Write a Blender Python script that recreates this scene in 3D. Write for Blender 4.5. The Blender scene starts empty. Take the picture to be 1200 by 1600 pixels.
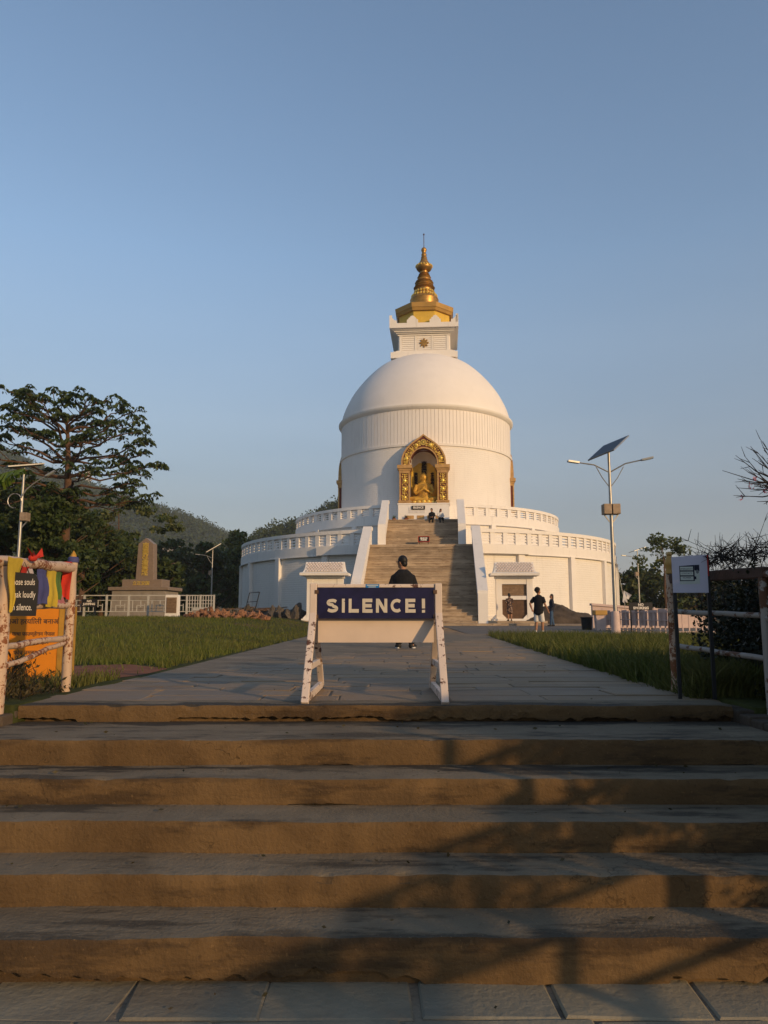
import bpy, math, random
import numpy as np
from mathutils import Vector, Matrix, noise

R = math.radians
rnd = random.Random(7)
sc = bpy.context.scene
col = sc.collection

# ------------------------------------------------------------------ camera, sky, sun, exposure
SUN_AZ, SUN_EL = 43.0, 14.0          # degrees right of straight behind the camera, degrees above the horizon
cam_d = bpy.data.cameras.new('camera')
cam = bpy.data.objects.new('camera', cam_d)
col.objects.link(cam)
cam.location = (0, 0, 0.55)
cam.rotation_euler = (R(98.0), 0, 0)
cam_d.sensor_fit = 'VERTICAL'
cam_d.sensor_height = 36.0
cam_d.lens = 27.0
cam_d.clip_start = 0.05
cam_d.clip_end = 6000
sc.camera = cam

world = bpy.data.worlds.new('World')
sc.world = world
world.use_nodes = True
wn = world.node_tree
wn.nodes.clear()
w_out = wn.nodes.new('ShaderNodeOutputWorld')
w_bg = wn.nodes.new('ShaderNodeBackground')
w_sky = wn.nodes.new('ShaderNodeTexSky')
w_sky.sky_type = 'NISHITA'
w_sky.sun_disc = False
w_sky.sun_elevation = R(SUN_EL)
w_sky.sun_rotation = R(180 - SUN_AZ)
w_sky.altitude = 900
w_sky.air_density = 1.15
w_sky.dust_density = 1.3
w_sky.ozone_density = 1.5
w_bg.inputs['Strength'].default_value = 0.14
# a dusty grey layer of air all round the horizon, thinning upwards
w_tc = wn.nodes.new('ShaderNodeTexCoord')
w_sep = wn.nodes.new('ShaderNodeSeparateXYZ')
w_rmp = wn.nodes.new('ShaderNodeValToRGB')
w_mix = wn.nodes.new('ShaderNodeMix'); w_mix.data_type = 'RGBA'
wn.links.new(w_tc.outputs['Generated'], w_sep.inputs[0])
wn.links.new(w_sep.outputs[2], w_rmp.inputs[0])
el_ = w_rmp.color_ramp.elements
while len(el_) < 5: el_.new(.5)
for e_, (p_, v_) in zip(el_, ((0, .80), (.14, .72), (.27, .44), (.44, .06), (.62, 0))):
    e_.position = p_; e_.color = (v_, v_, v_, 1)
wn.links.new(w_rmp.outputs[0], w_mix.inputs[0])
wn.links.new(w_sky.outputs[0], w_mix.inputs[6])
# faint streaks of high haze
w_map = wn.nodes.new('ShaderNodeMapping'); w_map.inputs['Scale'].default_value = (1.2, 1.2, 7.0); w_map.inputs['Rotation'].default_value = (0, R(6), 0)
w_noi = wn.nodes.new('ShaderNodeTexNoise'); w_noi.inputs['Scale'].default_value = 1.6; w_noi.inputs['Detail'].default_value = 5; w_noi.inputs['Roughness'].default_value = .55
w_r2 = wn.nodes.new('ShaderNodeValToRGB')
w_r2.color_ramp.elements[0].position = .35; w_r2.color_ramp.elements[0].color = (1.08, 1.12, 1.32, 1)
w_r2.color_ramp.elements[1].position = .72; w_r2.color_ramp.elements[1].color = (1.42, 1.45, 1.62, 1)
wn.links.new(w_tc.outputs['Generated'], w_map.inputs[0]); wn.links.new(w_map.outputs[0], w_noi.inputs['Vector']); wn.links.new(w_noi.outputs['Fac'], w_r2.inputs[0])
wn.links.new(w_r2.outputs[0], w_mix.inputs[7])
wn.links.new(w_mix.outputs[2], w_bg.inputs['Color'])
wn.links.new(w_bg.outputs[0], w_out.inputs['Surface'])

sun_d = bpy.data.lights.new('sun', 'SUN')
sun_d.energy = 2.6
sun_d.angle = R(0.9)
sun_d.color = (1.0, 0.66, 0.32)
sun = bpy.data.objects.new('sun', sun_d)
col.objects.link(sun)
a_, e_ = R(SUN_AZ), R(SUN_EL)
to_sun = Vector((math.sin(a_) * math.cos(e_), -math.cos(a_) * math.cos(e_), math.sin(e_)))
sun.rotation_euler = to_sun.to_track_quat('Z', 'Y').to_euler()
sun.location = (20, -20, 30)

sc.view_settings.view_transform = 'Standard'
sc.view_settings.look = 'None'
sc.view_settings.exposure = 0.5
sc.view_settings.gamma = 1.0
sc.view_settings.use_curve_mapping = False
sc.render.engine = 'CYCLES'
sc.cycles.use_denoising = True
sc.cycles.max_bounces = 6
sc.cycles.volume_bounces = 0
sc.cycles.volume_step_rate = 4.0
sc.cycles.transparent_max_bounces = 4

# ------------------------------------------------------------------ tagging and linking
def tag(o, label=None, cat=None, group=None, kind=None):
    if label: o['label'] = label
    if cat: o['category'] = cat
    if group: o['group'] = group
    if kind: o['kind'] = kind
    return o

def link(name, data, parent=None, loc=(0, 0, 0), rot=(0, 0, 0), kind=None):
    o = bpy.data.objects.new(name, data)
    col.objects.link(o)
    o.location = loc
    o.rotation_euler = rot
    if parent: o.parent = parent
    if kind: o['kind'] = kind
    return o

def empty(name, loc, rz=0, label=None, cat=None, group=None):
    o = link(name, None, None, loc, (0, 0, rz))
    o.empty_display_size = 0.3
    return tag(o, label, cat, group)

KIDS = {}
def copy_tree(o, parent=None):
    c = o.copy()
    col.objects.link(c)
    if parent is not None: c.parent = parent
    for ch in list(o.children):
        copy_tree(ch, c)
    return c

# ------------------------------------------------------------------ mesh builder
class MB:
    def __init__(s):
        s.v, s.f = [], []
    def add(s, vs, fs):
        n = len(s.v)
        s.v.extend([tuple(p) for p in vs])
        s.f.extend([tuple(i + n for i in f) for f in fs])
        return s
    def box(s, x0, x1, y0, y1, z0, z1, M=None):
        vs = [Vector(p) for p in ((x0,y0,z0),(x1,y0,z0),(x1,y1,z0),(x0,y1,z0),(x0,y0,z1),(x1,y0,z1),(x1,y1,z1),(x0,y1,z1))]
        if M is not None: vs = [M @ p for p in vs]
        return s.add(vs, [(3,2,1,0),(4,5,6,7),(0,1,5,4),(1,2,6,5),(2,3,7,6),(3,0,4,7)])
    def beam(s, a, b, w, h, up=(0,0,1)):
        a, b = Vector(a), Vector(b)
        d = (b - a).normalized()
        u = Vector(up)
        r = d.cross(u)
        if r.length < 1e-4: r = Vector((1,0,0))
        r.normalize(); u = r.cross(d)
        r *= w / 2; u *= h / 2
        vs = [a-r-u, a+r-u, a+r+u, a-r+u, b-r-u, b+r-u, b+r+u, b-r+u]
        return s.add(vs, [(3,2,1,0),(4,5,6,7),(0,1,5,4),(1,2,6,5),(2,3,7,6),(3,0,4,7)])
    def tube(s, pts, rad, n=8, wob=0.0):
        pts = [Vector(p) for p in pts]
        if not isinstance(rad, (list, tuple)): rad = [rad] * len(pts)
        rings, ref = [], None
        for i, p in enumerate(pts):
            d = (pts[min(i+1, len(pts)-1)] - pts[max(i-1, 0)])
            d = d.normalized() if d.length > 1e-9 else Vector((0,0,1))
            if ref is None:
                ref = Vector((0,0,1)) if abs(d.z) < .9 else Vector((1,0,0))
            x = d.cross(ref)
            if x.length < 1e-5: x = d.orthogonal()
            x.normalize(); y = d.cross(x); ref = y.cross(d) if False else ref
            rings.append([p + (x*math.cos(t)+y*math.sin(t)) * rad[i] * (1 + (rnd.uniform(-wob, wob) if wob else 0)) for t in [2*math.pi*k/n for k in range(n)]])
        vs = [q for r_ in rings for q in r_]
        fs = []
        for i in range(len(pts)-1):
            for k in range(n):
                fs.append((i*n+k, i*n+(k+1)%n, (i+1)*n+(k+1)%n, (i+1)*n+k))
        fs.append(tuple(range(n))[::-1]); fs.append(tuple((len(pts)-1)*n+k for k in range(n)))
        return s.add(vs, fs)
    def loft(s, rings):
        n = len(rings[0])
        vs = [q for r_ in rings for q in r_]
        fs = []
        for i in range(len(rings)-1):
            for k in range(n):
                fs.append((i*n+k, i*n+(k+1)%n, (i+1)*n+(k+1)%n, (i+1)*n+k))
        fs.append(tuple(range(n))[::-1]); fs.append(tuple((len(rings)-1)*n+k for k in range(n)))
        return s.add(vs, fs)
    def lathe(s, prof, n=48, c=(0,0,0), a0=0.0, a1=360.0, M=None):
        full = abs(a1 - a0) >= 359.99
        m = n if full else n + 1
        vs = []
        for r_, z in prof:
            for k in range(m):
                t = R(a0 + (a1-a0)*k/n)
                p = Vector((c[0]+r_*math.sin(t), c[1]-r_*math.cos(t), c[2]+z))
                vs.append(M @ p if M is not None else p)
        fs = []
        for i in range(len(prof)-1):
            for k in range(n):
                k2 = (k+1) % m
                fs.append((i*m+k, i*m+k2, (i+1)*m+k2, (i+1)*m+k))
        return s.add(vs, fs)
    def arc(s, r0, r1, a0, a1, z0, z1, n=1):
        # solid block between two radii and two angles (degrees from -Y towards +X)
        vs = []
        for k in range(n+1):
            t = R(a0 + (a1-a0)*k/n)
            sx, cy = math.sin(t), -math.cos(t)
            vs += [(r0*sx, r0*cy, z0), (r1*sx, r1*cy, z0), (r1*sx, r1*cy, z1), (r0*sx, r0*cy, z1)]
        fs = []
        for k in range(n):
            a, b = 4*k, 4*k+4
            fs += [(a+1,b+1,b+2,a+2),(a+2,b+2,b+3,a+3),(a+3,b+3,b,a),(a,b,b+1,a+1)]
        fs += [(0,1,2,3), (4*n+3,4*n+2,4*n+1,4*n)]
        return s.add(vs, fs)
    def prism(s, poly, d0, d1, axis='y', M=None):
        # poly: (a, b) pairs; axis y: (x, z) outline pushed along y; x: (y, z) along x; z: (x, y) along z
        f = {'y': lambda a, b, d: (a, d, b), 'x': lambda a, b, d: (d, a, b), 'z': lambda a, b, d: (a, b, d)}[axis]
        n = len(poly)
        vs = [Vector(f(a, b, d0)) for a, b in poly] + [Vector(f(a, b, d1)) for a, b in poly]
        if M is not None: vs = [M @ p for p in vs]
        fs = [tuple(range(n)), tuple(range(2*n-1, n-1, -1))] + [(i, i+n, (i+1) % n+n, (i+1) % n) for i in range(n)]
        return s.add(vs, fs)
    def strip(s, outer, inner, d0, d1):
        # band between two open outlines of (x, z), pushed along y
        n = len(outer)
        vs = []
        for d in (d0, d1):
            vs += [(a, d, b) for a, b in outer] + [(a, d, b) for a, b in inner]
        fs = []
        for i in range(n-1):
            fs += [(i, i+1, n+i+1, n+i), (2*n+i+1, 2*n+i, 3*n+i, 3*n+i+1), (i+1, i, 2*n+i, 2*n+i+1), (n+i, n+i+1, 3*n+i+1, 3*n+i)]
        fs += [(0, n, 3*n, 2*n), (n-1, 3*n-1, 4*n-1, 2*n-1)]
        return s.add(vs, fs)
    def ball(s, c, rx, ry=None, rz=None, n=8, m=6, M=None):
        ry = rx if ry is None else ry; rz = rx if rz is None else rz
        vs = [Vector((c[0], c[1], c[2]-rz))]
        for i in range(1, m):
            t = -math.pi/2 + math.pi*i/m
            for k in range(n):
                p = 2*math.pi*k/n
                vs.append(Vector((c[0]+rx*math.cos(t)*math.cos(p), c[1]+ry*math.cos(t)*math.sin(p), c[2]+rz*math.sin(t))))
        vs.append(Vector((c[0], c[1], c[2]+rz)))
        if M is not None: vs = [M @ p for p in vs]
        fs = [(0, 1+(k+1) % n, 1+k) for k in range(n)]
        for i in range(m-2):
            for k in range(n):
                fs.append((1+i*n+k, 1+i*n+(k+1) % n, 1+(i+1)*n+(k+1) % n, 1+(i+1)*n+k))
        L = len(vs)-1
        fs += [(L, 1+(m-2)*n+k, 1+(m-2)*n+(k+1) % n) for k in range(n)]
        return s.add(vs, fs)
    def mesh(s, name, mat, smooth=False, fix=True):
        me = bpy.data.meshes.new(name)
        me.from_pydata(s.v, [], s.f)
        if fix:
            import bmesh
            bm = bmesh.new(); bm.from_mesh(me)
            bmesh.ops.recalc_face_normals(bm, faces=bm.faces)
            bm.to_mesh(me); bm.free()
        if mat: me.materials.append(mat)
        if smooth:
            me.polygons.foreach_set('use_smooth', [True]*len(me.polygons))
            if smooth != 'all':
                me.set_sharp_from_angle(angle=R(38))
        me.update()
        return me
    def build(s, name, mat, parent=None, loc=(0,0,0), rot=(0,0,0), smooth=False, kind=None, bevel=0, fix=True):
        o = link(name, s.mesh(name, mat, smooth, fix), parent, loc, rot, kind)
        if bevel:
            b = o.modifiers.new('edge', 'BEVEL'); b.width = bevel; b.segments = 2; b.limit_method = 'ANGLE'; b.angle_limit = R(40)
            b.harden_normals = False
        return o

def np_mesh(name, V, F, mat, smooth=False):
    me = bpy.data.meshes.new(name)
    V = np.asarray(V, np.float32); F = np.asarray(F, np.int32)
    k = F.shape[1]
    me.vertices.add(len(V)); me.vertices.foreach_set('co', V.ravel())
    me.loops.add(F.size); me.loops.foreach_set('vertex_index', F.ravel())
    me.polygons.add(len(F)); me.polygons.foreach_set('loop_start', np.arange(0, F.size, k, dtype=np.int32))
    me.polygons.foreach_set('use_smooth', np.full(len(F), smooth))
    me.materials.append(mat)
    me.update(calc_edges=True); me.validate()
    return me

# ------------------------------------------------------------------ materials
def mat_new(name):
    m = bpy.data.materials.new(name)
    m.use_nodes = True
    return m, m.node_tree, m.node_tree.nodes['Principled BSDF']

def N(nt, typ, **kw):
    n = nt.nodes.new(typ)
    for k, v in kw.items():
        if hasattr(n, k): setattr(n, k, v)
        else: n.inputs[k].default_value = v
    return n

def ramp(nt, src, stops):
    r = nt.nodes.new('ShaderNodeValToRGB')
    el = r.color_ramp.elements
    while len(el) < len(stops): el.new(0.5)
    for e, (p, c) in zip(el, stops):
        e.position = p
        e.color = (*c, 1) if len(c) == 3 else c
    nt.links.new(src, r.inputs[0])
    return r.outputs[0]

def mix(nt, fac, a, b, mode='MIX'):
    m = nt.nodes.new('ShaderNodeMix'); m.data_type = 'RGBA'; m.blend_type = mode
    for s_, v in ((0, fac), (6, a), (7, b)):
        if hasattr(v, 'is_linked') or hasattr(v, 'links'): nt.links.new(v, m.inputs[s_])
        elif isinstance(v, (int, float)): m.inputs[s_].default_value = v
        else: m.inputs[s_].default_value = (*v, 1)
    return m.outputs[2]

def coords(nt, scale=(1,1,1), which='Object'):
    tc = nt.nodes.new('ShaderNodeTexCoord')
    mp = nt.nodes.new('ShaderNodeMapping')
    mp.inputs['Scale'].default_value = scale
    nt.links.new(tc.outputs[which], mp.inputs['Vector'])
    return mp.outputs[0]

def world_pos(nt, scale=(1,1,1)):
    g = nt.nodes.new('ShaderNodeNewGeometry')
    mp = nt.nodes.new('ShaderNodeMapping')
    mp.inputs['Scale'].default_value = scale
    nt.links.new(g.outputs['Position'], mp.inputs['Vector'])
    return mp.outputs[0]

def noise_tex(nt, vec, scale, detail=5, rough=.6):
    n = nt.nodes.new('ShaderNodeTexNoise')
    n.inputs['Scale'].default_value = scale; n.inputs['Detail'].default_value = detail; n.inputs['Roughness'].default_value = rough
    nt.links.new(vec, n.inputs['Vector'])
    return n.outputs['Fac']

def bump(nt, bsdf, height, strength=.3, dist=.02):
    b = nt.nodes.new('ShaderNodeBump')
    b.inputs['Strength'].default_value = strength; b.inputs['Distance'].default_value = dist
    nt.links.new(height, b.inputs['Height'])
    nt.links.new(b.outputs[0], bsdf.inputs['Normal'])

def plain(name, c, rough=.7, metal=0, var=.12, scale=6, bmp=0.0, spec=.3, c2=None, wp=False):
    m, nt, b = mat_new(name)
    v = world_pos(nt) if wp else coords(nt)
    f = noise_tex(nt, v, scale)
    lo = tuple(x*(1-var) for x in c); hi = tuple(min(1, x*(1+var)) for x in (c2 or c))
    nt.links.new(ramp(nt, f, [(.3, lo), (.7, hi)]), b.inputs['Base Color'])
    b.inputs['Roughness'].default_value = rough; b.inputs['Metallic'].default_value = metal
    b.inputs['Specular IOR Level'].default_value = spec
    if bmp: bump(nt, b, noise_tex(nt, v, scale*6, 6), bmp, .02)
    return m

def whitewash(name, c, dirt=(.42,.38,.33), course=None, dirt_amt=.5, streak=True):
    m, nt, b = mat_new(name)
    v = coords(nt)
    f1 = noise_tex(nt, v, .55, 6, .65)
    base = ramp(nt, f1, [(.3, tuple(x*.93 for x in c)), (.7, c)])
    vs = coords(nt, (1.6, 1.6, .12))
    f2 = noise_tex(nt, vs, 2.2, 6, .7)
    k = ramp(nt, f2, [(.56, (0,0,0)), (.78, (dirt_amt,)*3)])
    out = mix(nt, k, base, dirt)
    nt.links.new(out, b.inputs['Base Color'])
    b.inputs['Roughness'].default_value = .75; b.inputs['Specular IOR Level'].default_value = .25
    if course:
        # shallow brick courses showing through the paint
        tc = nt.nodes.new('ShaderNodeTexCoord')
        sp = nt.nodes.new('ShaderNodeSeparateXYZ'); nt.links.new(tc.outputs['Object'], sp.inputs[0])
        at2 = N(nt, 'ShaderNodeMath', operation='ARCTAN2'); nt.links.new(sp.outputs[0], at2.inputs[0]); nt.links.new(sp.outputs[1], at2.inputs[1])
        mu = N(nt, 'ShaderNodeMath', operation='MULTIPLY'); nt.links.new(at2.outputs[0], mu.inputs[0]); mu.inputs[1].default_value = course[0]
        cb = nt.nodes.new('ShaderNodeCombineXYZ'); nt.links.new(mu.outputs[0], cb.inputs[0]); nt.links.new(sp.outputs[2], cb.inputs[1])
        br = nt.nodes.new('ShaderNodeTexBrick')
        br.inputs['Scale'].default_value = 1; br.inputs['Brick Width'].default_value = .5; br.inputs['Row Height'].default_value = course[1]
        br.inputs['Mortar Size'].default_value = .022; br.inputs['Mortar Smooth'].default_value = .5
        br.inputs['Color1'].default_value = (1,1,1,1); br.inputs['Color2'].default_value = (.9,.9,.9,1); br.inputs['Mortar'].default_value = (0,0,0,1)
        nt.links.new(cb.outputs[0], br.inputs['Vector'])
        bump(nt, b, br.outputs['Color'], .5, .03)
    else:
        bump(nt, b, noise_tex(nt, v, 14, 5), .12, .02)
    return m

def chipped(name, c, rust=(.16,.07,.03), amount=.62, scale=9):
    # painted metal or bamboo with the paint flaked off in places
    m, nt, b = mat_new(name)
    v = world_pos(nt)
    f = noise_tex(nt, v, scale, 8, .7)
    f2 = noise_tex(nt, v, 2.5, 4, .6)
    fa = N(nt, 'ShaderNodeMath', operation='MULTIPLY_ADD'); nt.links.new(f2, fa.inputs[0]); fa.inputs[1].default_value = .8; nt.links.new(f, fa.inputs[2])
    sb = N(nt, 'ShaderNodeMath', operation='SUBTRACT'); nt.links.new(fa.outputs[0], sb.inputs[0]); sb.inputs[1].default_value = .4
    k = ramp(nt, sb.outputs[0], [(amount-.015, (0,0,0)), (amount+.015, (1,1,1))])
    base = ramp(nt, f2, [(.3, tuple(x*.82 for x in c)), (.7, c)])
    nt.links.new(mix(nt, k, base, rust), b.inputs['Base Color'])
    b.inputs['Roughness'].default_value = .6; b.inputs['Specular IOR Level'].default_value = .3
    bump(nt, b, f, .25, .004)
    return m

def leafy(name, c1, c2, rough=.55, trans=0.25, dry=None, dscale=.8):
    m, nt, b = mat_new(name)
    g = nt.nodes.new('ShaderNodeNewGeometry')
    colr = ramp(nt, g.outputs['Random Per Island'], [(0, c1), (.6, tuple((a+b_)/2 for a, b_ in zip(c1, c2))), (1, c2)])
    if dry:
        k = noise_tex(nt, world_pos(nt), dscale, 5, .65)
        colr = mix(nt, ramp(nt, k, [(.42, (0,0,0)), (.66, (.8,)*3)]), colr, dry)
        colr = mix(nt, ramp(nt, g.outputs['Random Per Island'], [(.90, (0,0,0)), (.93, (.8,)*3)]), colr, tuple(x*1.5 for x in dry))
    nt.links.new(colr, b.inputs['Base Color'])
    b.inputs['Roughness'].default_value = rough; b.inputs['Specular IOR Level'].default_value = .25
    if trans:
        t = nt.nodes.new('ShaderNodeBsdfTranslucent')
        nt.links.new(colr, t.inputs['Color'])
        ms = nt.nodes.new('ShaderNodeMixShader'); ms.inputs[0].default_value = trans
        nt.links.new(b.outputs[0], ms.inputs[1]); nt.links.new(t.outputs[0], ms.inputs[2])
        nt.links.new(ms.outputs[0], nt.nodes['Material Output'].inputs['Surface'])
    return m

M = {}
M['white_wall'] = whitewash('white_wall', (.80,.75,.68), course=(16, .16), dirt_amt=.45)
M['white_drum'] = whitewash('white_drum', (.82,.77,.71), course=(7.6, .17), dirt_amt=.24)
M['white_plain'] = whitewash('white_plain', (.80,.75,.69), dirt_amt=.40)
M['white_dome'] = whitewash('white_dome', (.82,.76,.70), dirt_amt=.20)
M['gold_paint'] = plain('gold_paint', (.62,.40,.055), .5, 0, .12, 1.5)
M['gold_cap'] = plain('gold_cap', (.45,.26,.07), .5, .2, .15, 1.5)
M['gold_metal'] = plain('gold_metal', (.40,.22,.06), .42, .6, .3, 3)
M['gold_statue'] = plain('gold_statue', (.58,.33,.05), .5, .25, .15, 5)
M['gold_bright'] = plain('gold_bright', (.80,.50,.10), .36, .55, .15, 4, c2=(.95,.62,.14))
M['maroon'] = plain('maroon', (.14,.035,.02), .6, 0, .2, 5)
M['frame_brown'] = plain('frame_brown', (.46,.27,.10), .55, .2, .25, 4)
M['gold_screen'] = plain('gold_screen', (.80,.52,.09), .45, .15, .15, 2)
M['ink'] = plain('ink', (.03,.018,.01), .7)
M['navy'] = plain('navy', (.012,.011,.045), .42, 0, .35, 9, spec=.25)
M['black_board'] = plain('black_board', (.012,.011,.012), .6, 0, .2, 5)
M['letter_white'] = chipped('letter_white', (.62,.55,.44), (.1,.08,.09), .645, 30)
M['chalk'] = plain('chalk', (.68,.62,.55), .8)
M['sign_paint'] = chipped('sign_paint', (.70,.57,.47), (.10,.045,.03), .60, 17)
M['panel_paint'] = chipped('panel_paint', (.70,.55,.43), (.16,.07,.04), .72, 8)
M['rust_paint'] = chipped('rust_paint', (.56,.40,.28), (.20,.07,.025), .56, 26)
M['rust_dark'] = chipped('rust_dark', (.33,.29,.25), (.11,.045,.02), .56, 14)
M['rail_dark'] = plain('rail_dark', (.075,.04,.026), .7, 0, .3, 7, .3)
M['black_metal'] = plain('black_metal', (.014,.014,.015), .5)
M['steel'] = plain('steel', (.36,.34,.31), .42, .7, .15, 3)
M['battery_box'] = plain('battery_box', (.30,.22,.15), .6, .2, .25, 6)
M['board_white'] = plain('board_white', (.52,.50,.58), .5, 0, .05, 4)
M['paper'] = plain('paper', (.50,.53,.47), .7, 0, .05, 20)
M['dark_ink'] = plain('dark_ink', (.012,.014,.03), .6)
M['grey_print'] = plain('grey_print', (.16,.17,.17), .7, 0, .5, 60)
M['orange_board'] = plain('orange_board', (.66,.22,.012), .5, 0, .12, 3)
M['ochre'] = plain('ochre', (.42,.22,.03), .6, 0, .3, 6)
M['tablet'] = plain('tablet', (.22,.165,.125), .45, 0, .12, 9)
M['granite'] = plain('granite', (.26,.225,.19), .75, 0, .15, 2, .3)
M['rail_white'] = plain('rail_white', (.42,.40,.36), .6, 0, .12, 3)
M['old_pink'] = chipped('old_pink', (.62,.46,.40), (.14,.10,.09), .68, 3)
M['plaque'] = plain('plaque', (.20,.13,.075), .55, 0, .3, 9)
M['dark_wood'] = plain('dark_wood', (.10,.055,.03), .6, 0, .3, 5)
M['mud'] = plain('mud', (.075,.055,.038), .95, 0, .4, 2.2, .8)
M['rubble'] = plain('rubble', (.09,.075,.06), .95, 0, .4, 4, .6)
M['brick_stone'] = plain('brick_stone', (.21,.085,.038), .9, 0, .5, 5, .6, c2=(.26,.13,.07))
M['concrete'] = plain('concrete', (.26,.21,.16), .9, 0, .2, 3, .4)
M['tile_white'] = plain('tile_white', (.66,.56,.50), .7, 0, .12, 6)
M['skin'] = plain('skin', (.34,.17,.095), .55, 0, .08, 20)
M['hair'] = plain('hair', (.010,.008,.007), .55, 0, .3, 40)
M['cloth_black'] = plain('cloth_black', (.010,.010,.012), .9, 0, .3, 12, .4)
M['cloth_white'] = plain('cloth_white', (.66,.62,.58), .85, 0, .08, 12, .3)
M['cloth_navy'] = plain('cloth_navy', (.018,.020,.032), .85, 0, .2, 12, .3)
M['denim'] = plain('denim', (.045,.085,.15), .85, 0, .25, 14, .3)
M['shoe_dark'] = plain('shoe_dark', (.02,.018,.015), .6)
M['sole_white'] = plain('sole_white', (.55,.52,.48), .7)
M['terracotta'] = plain('terracotta', (.22,.07,.03), .8)
M['solar_cell'] = plain('solar_cell', (.006,.010,.028), .4, 0, .2, 3, spec=.3)
M['window_dark'] = plain('window_dark', (.02,.022,.025), .3)
M['house_grey'] = plain('house_grey', (.20,.19,.18), .8)
M['house_white'] = plain('house_white', (.62,.58,.54), .8)
M['bark'] = plain('bark', (.10,.055,.032), .9, 0, .35, 3, .8)
M['twig'] = plain('twig', (.024,.018,.014), .9, 0, .3, 9)
for nm, c in dict(red=(.42,.03,.018), yellow=(.50,.35,.035), blue=(.065,.068,.18), green=(.08,.14,.028), white=(.42,.34,.32), pink=(.33,.13,.16)).items():
    M['cloth_'+('flag_white' if nm == 'white' else nm)] = plain('flag_'+nm, c, .9, 0, .15, 10)
M['leaf_umbrella'] = leafy('leaf_umbrella', (.024,.042,.010), (.070,.100,.026), dry=(.06,.075,.022), dscale=.6)
M['leaf_dark'] = leafy('leaf_dark', (.022,.042,.010), (.058,.084,.020), dry=(.055,.066,.018), dscale=.7)
M['leaf_mid'] = leafy('leaf_mid', (.034,.058,.014), (.095,.120,.032), dry=(.12,.115,.038), dscale=.6)
M['leaf_airy'] = leafy('leaf_airy', (.05,.075,.025), (.12,.14,.05))
M['leaf_far'] = leafy('leaf_far', (.024,.042,.014), (.060,.078,.026), .8, .1)
M['leaf_hedge'] = leafy('leaf_hedge', (.008,.012,.005), (.022,.027,.010), trans=.1)
M['leaf_shrub'] = leafy('leaf_shrub', (.035,.035,.014), (.11,.075,.03))
M['leaf_banana'] = leafy('leaf_banana', (.08,.13,.02), (.14,.20,.03))
M['grass'] = leafy('grass', (.070,.092,.011), (.15,.165,.028), .7, .25, (.12,.105,.032), .55)
M['grass_right'] = leafy('grass_right', (.056,.076,.010), (.125,.138,.026), .7, .25, (.11,.10,.03), .7)
M['blossom'] = leafy('blossom', (.45,.10,.14), (.6,.2,.24))

def mat_steps(name, c1, c2, stain, dark, scale=2.2, speck=.5, per_object=0):
    m, nt, b = mat_new(name)
    v = world_pos(nt)
    f = noise_tex(nt, v, scale, 8, .65)
    base = ramp(nt, f, [(.3, c1), (.52, tuple((a+b_)/2 for a, b_ in zip(c1, c2))), (.72, c2)])
    vs = world_pos(nt, (.55, 2.4, 3.5))
    f2 = noise_tex(nt, vs, 1.7, 7, .7)
    base = mix(nt, ramp(nt, f2, [(.52, (0,0,0)), (.60, (stain,)*3)]), base, dark)
    f3 = noise_tex(nt, v, 46, 3, .6)
    base = mix(nt, ramp(nt, f3, [(.62, (0,0,0)), (.72, (speck,)*3)]), base, tuple(x*.45 for x in c1))
    f4 = noise_tex(nt, v, 70, 2, .5)
    base = mix(nt, ramp(nt, f4, [(.66, (0,0,0)), (.74, (.35,)*3)]), base, tuple(min(1, x*1.6) for x in c2))
    # patches where the screed has worn or been repaired, and hairline cracks
    f5 = noise_tex(nt, world_pos(nt, (.8, .8, 2.2)), 1.1, 3, .5)
    base = mix(nt, ramp(nt, f5, [(.60, (0,0,0)), (.63, (.30,)*3)]), base, tuple(min(1, x*1.35) for x in c2))
    vo = nt.nodes.new('ShaderNodeTexVoronoi'); vo.feature = 'DISTANCE_TO_EDGE'; vo.inputs['Scale'].default_value = 1.3
    wv = nt.nodes.new('ShaderNodeVectorMath'); wv.operation = 'ADD'; nt.links.new(v, wv.inputs[0])
    nn = nt.nodes.new('ShaderNodeTexNoise'); nn.inputs['Scale'].default_value = 5; nn.inputs['Detail'].default_value = 4; nt.links.new(v, nn.inputs['Vector']); nt.links.new(nn.outputs['Color'], wv.inputs[1]); nt.links.new(wv.outputs[0], vo.inputs['Vector'])
    ck = N(nt, 'ShaderNodeMath', operation='MULTIPLY'); nt.links.new(ramp(nt, vo.outputs['Distance'], [(.004, (1,1,1)), (.011, (0,0,0))]), ck.inputs[0]); nt.links.new(ramp(nt, noise_tex(nt, v, .9, 2), [(.52, (0,0,0)), (.60, (.5,)*3)]), ck.inputs[1])
    base = mix(nt, ck.outputs[0], base, tuple(x*.2 for x in c1))
    if per_object:
        oi = nt.nodes.new('ShaderNodeObjectInfo')
        base = mix(nt, 1.0, base, ramp(nt, oi.outputs['Random'], [(0, (1-per_object,)*3), (1, (1,)*3)]), 'MULTIPLY')
    nt.links.new(base, b.inputs['Base Color'])
    b.inputs['Roughness'].default_value = .88; b.inputs['Specular IOR Level'].default_value = .25
    h = N(nt, 'ShaderNodeMath', operation='ADD'); nt.links.new(f, h.inputs[0]); nt.links.new(f3, h.inputs[1])
    bump(nt, b, h.outputs[0], .55, .012)
    return m
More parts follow.
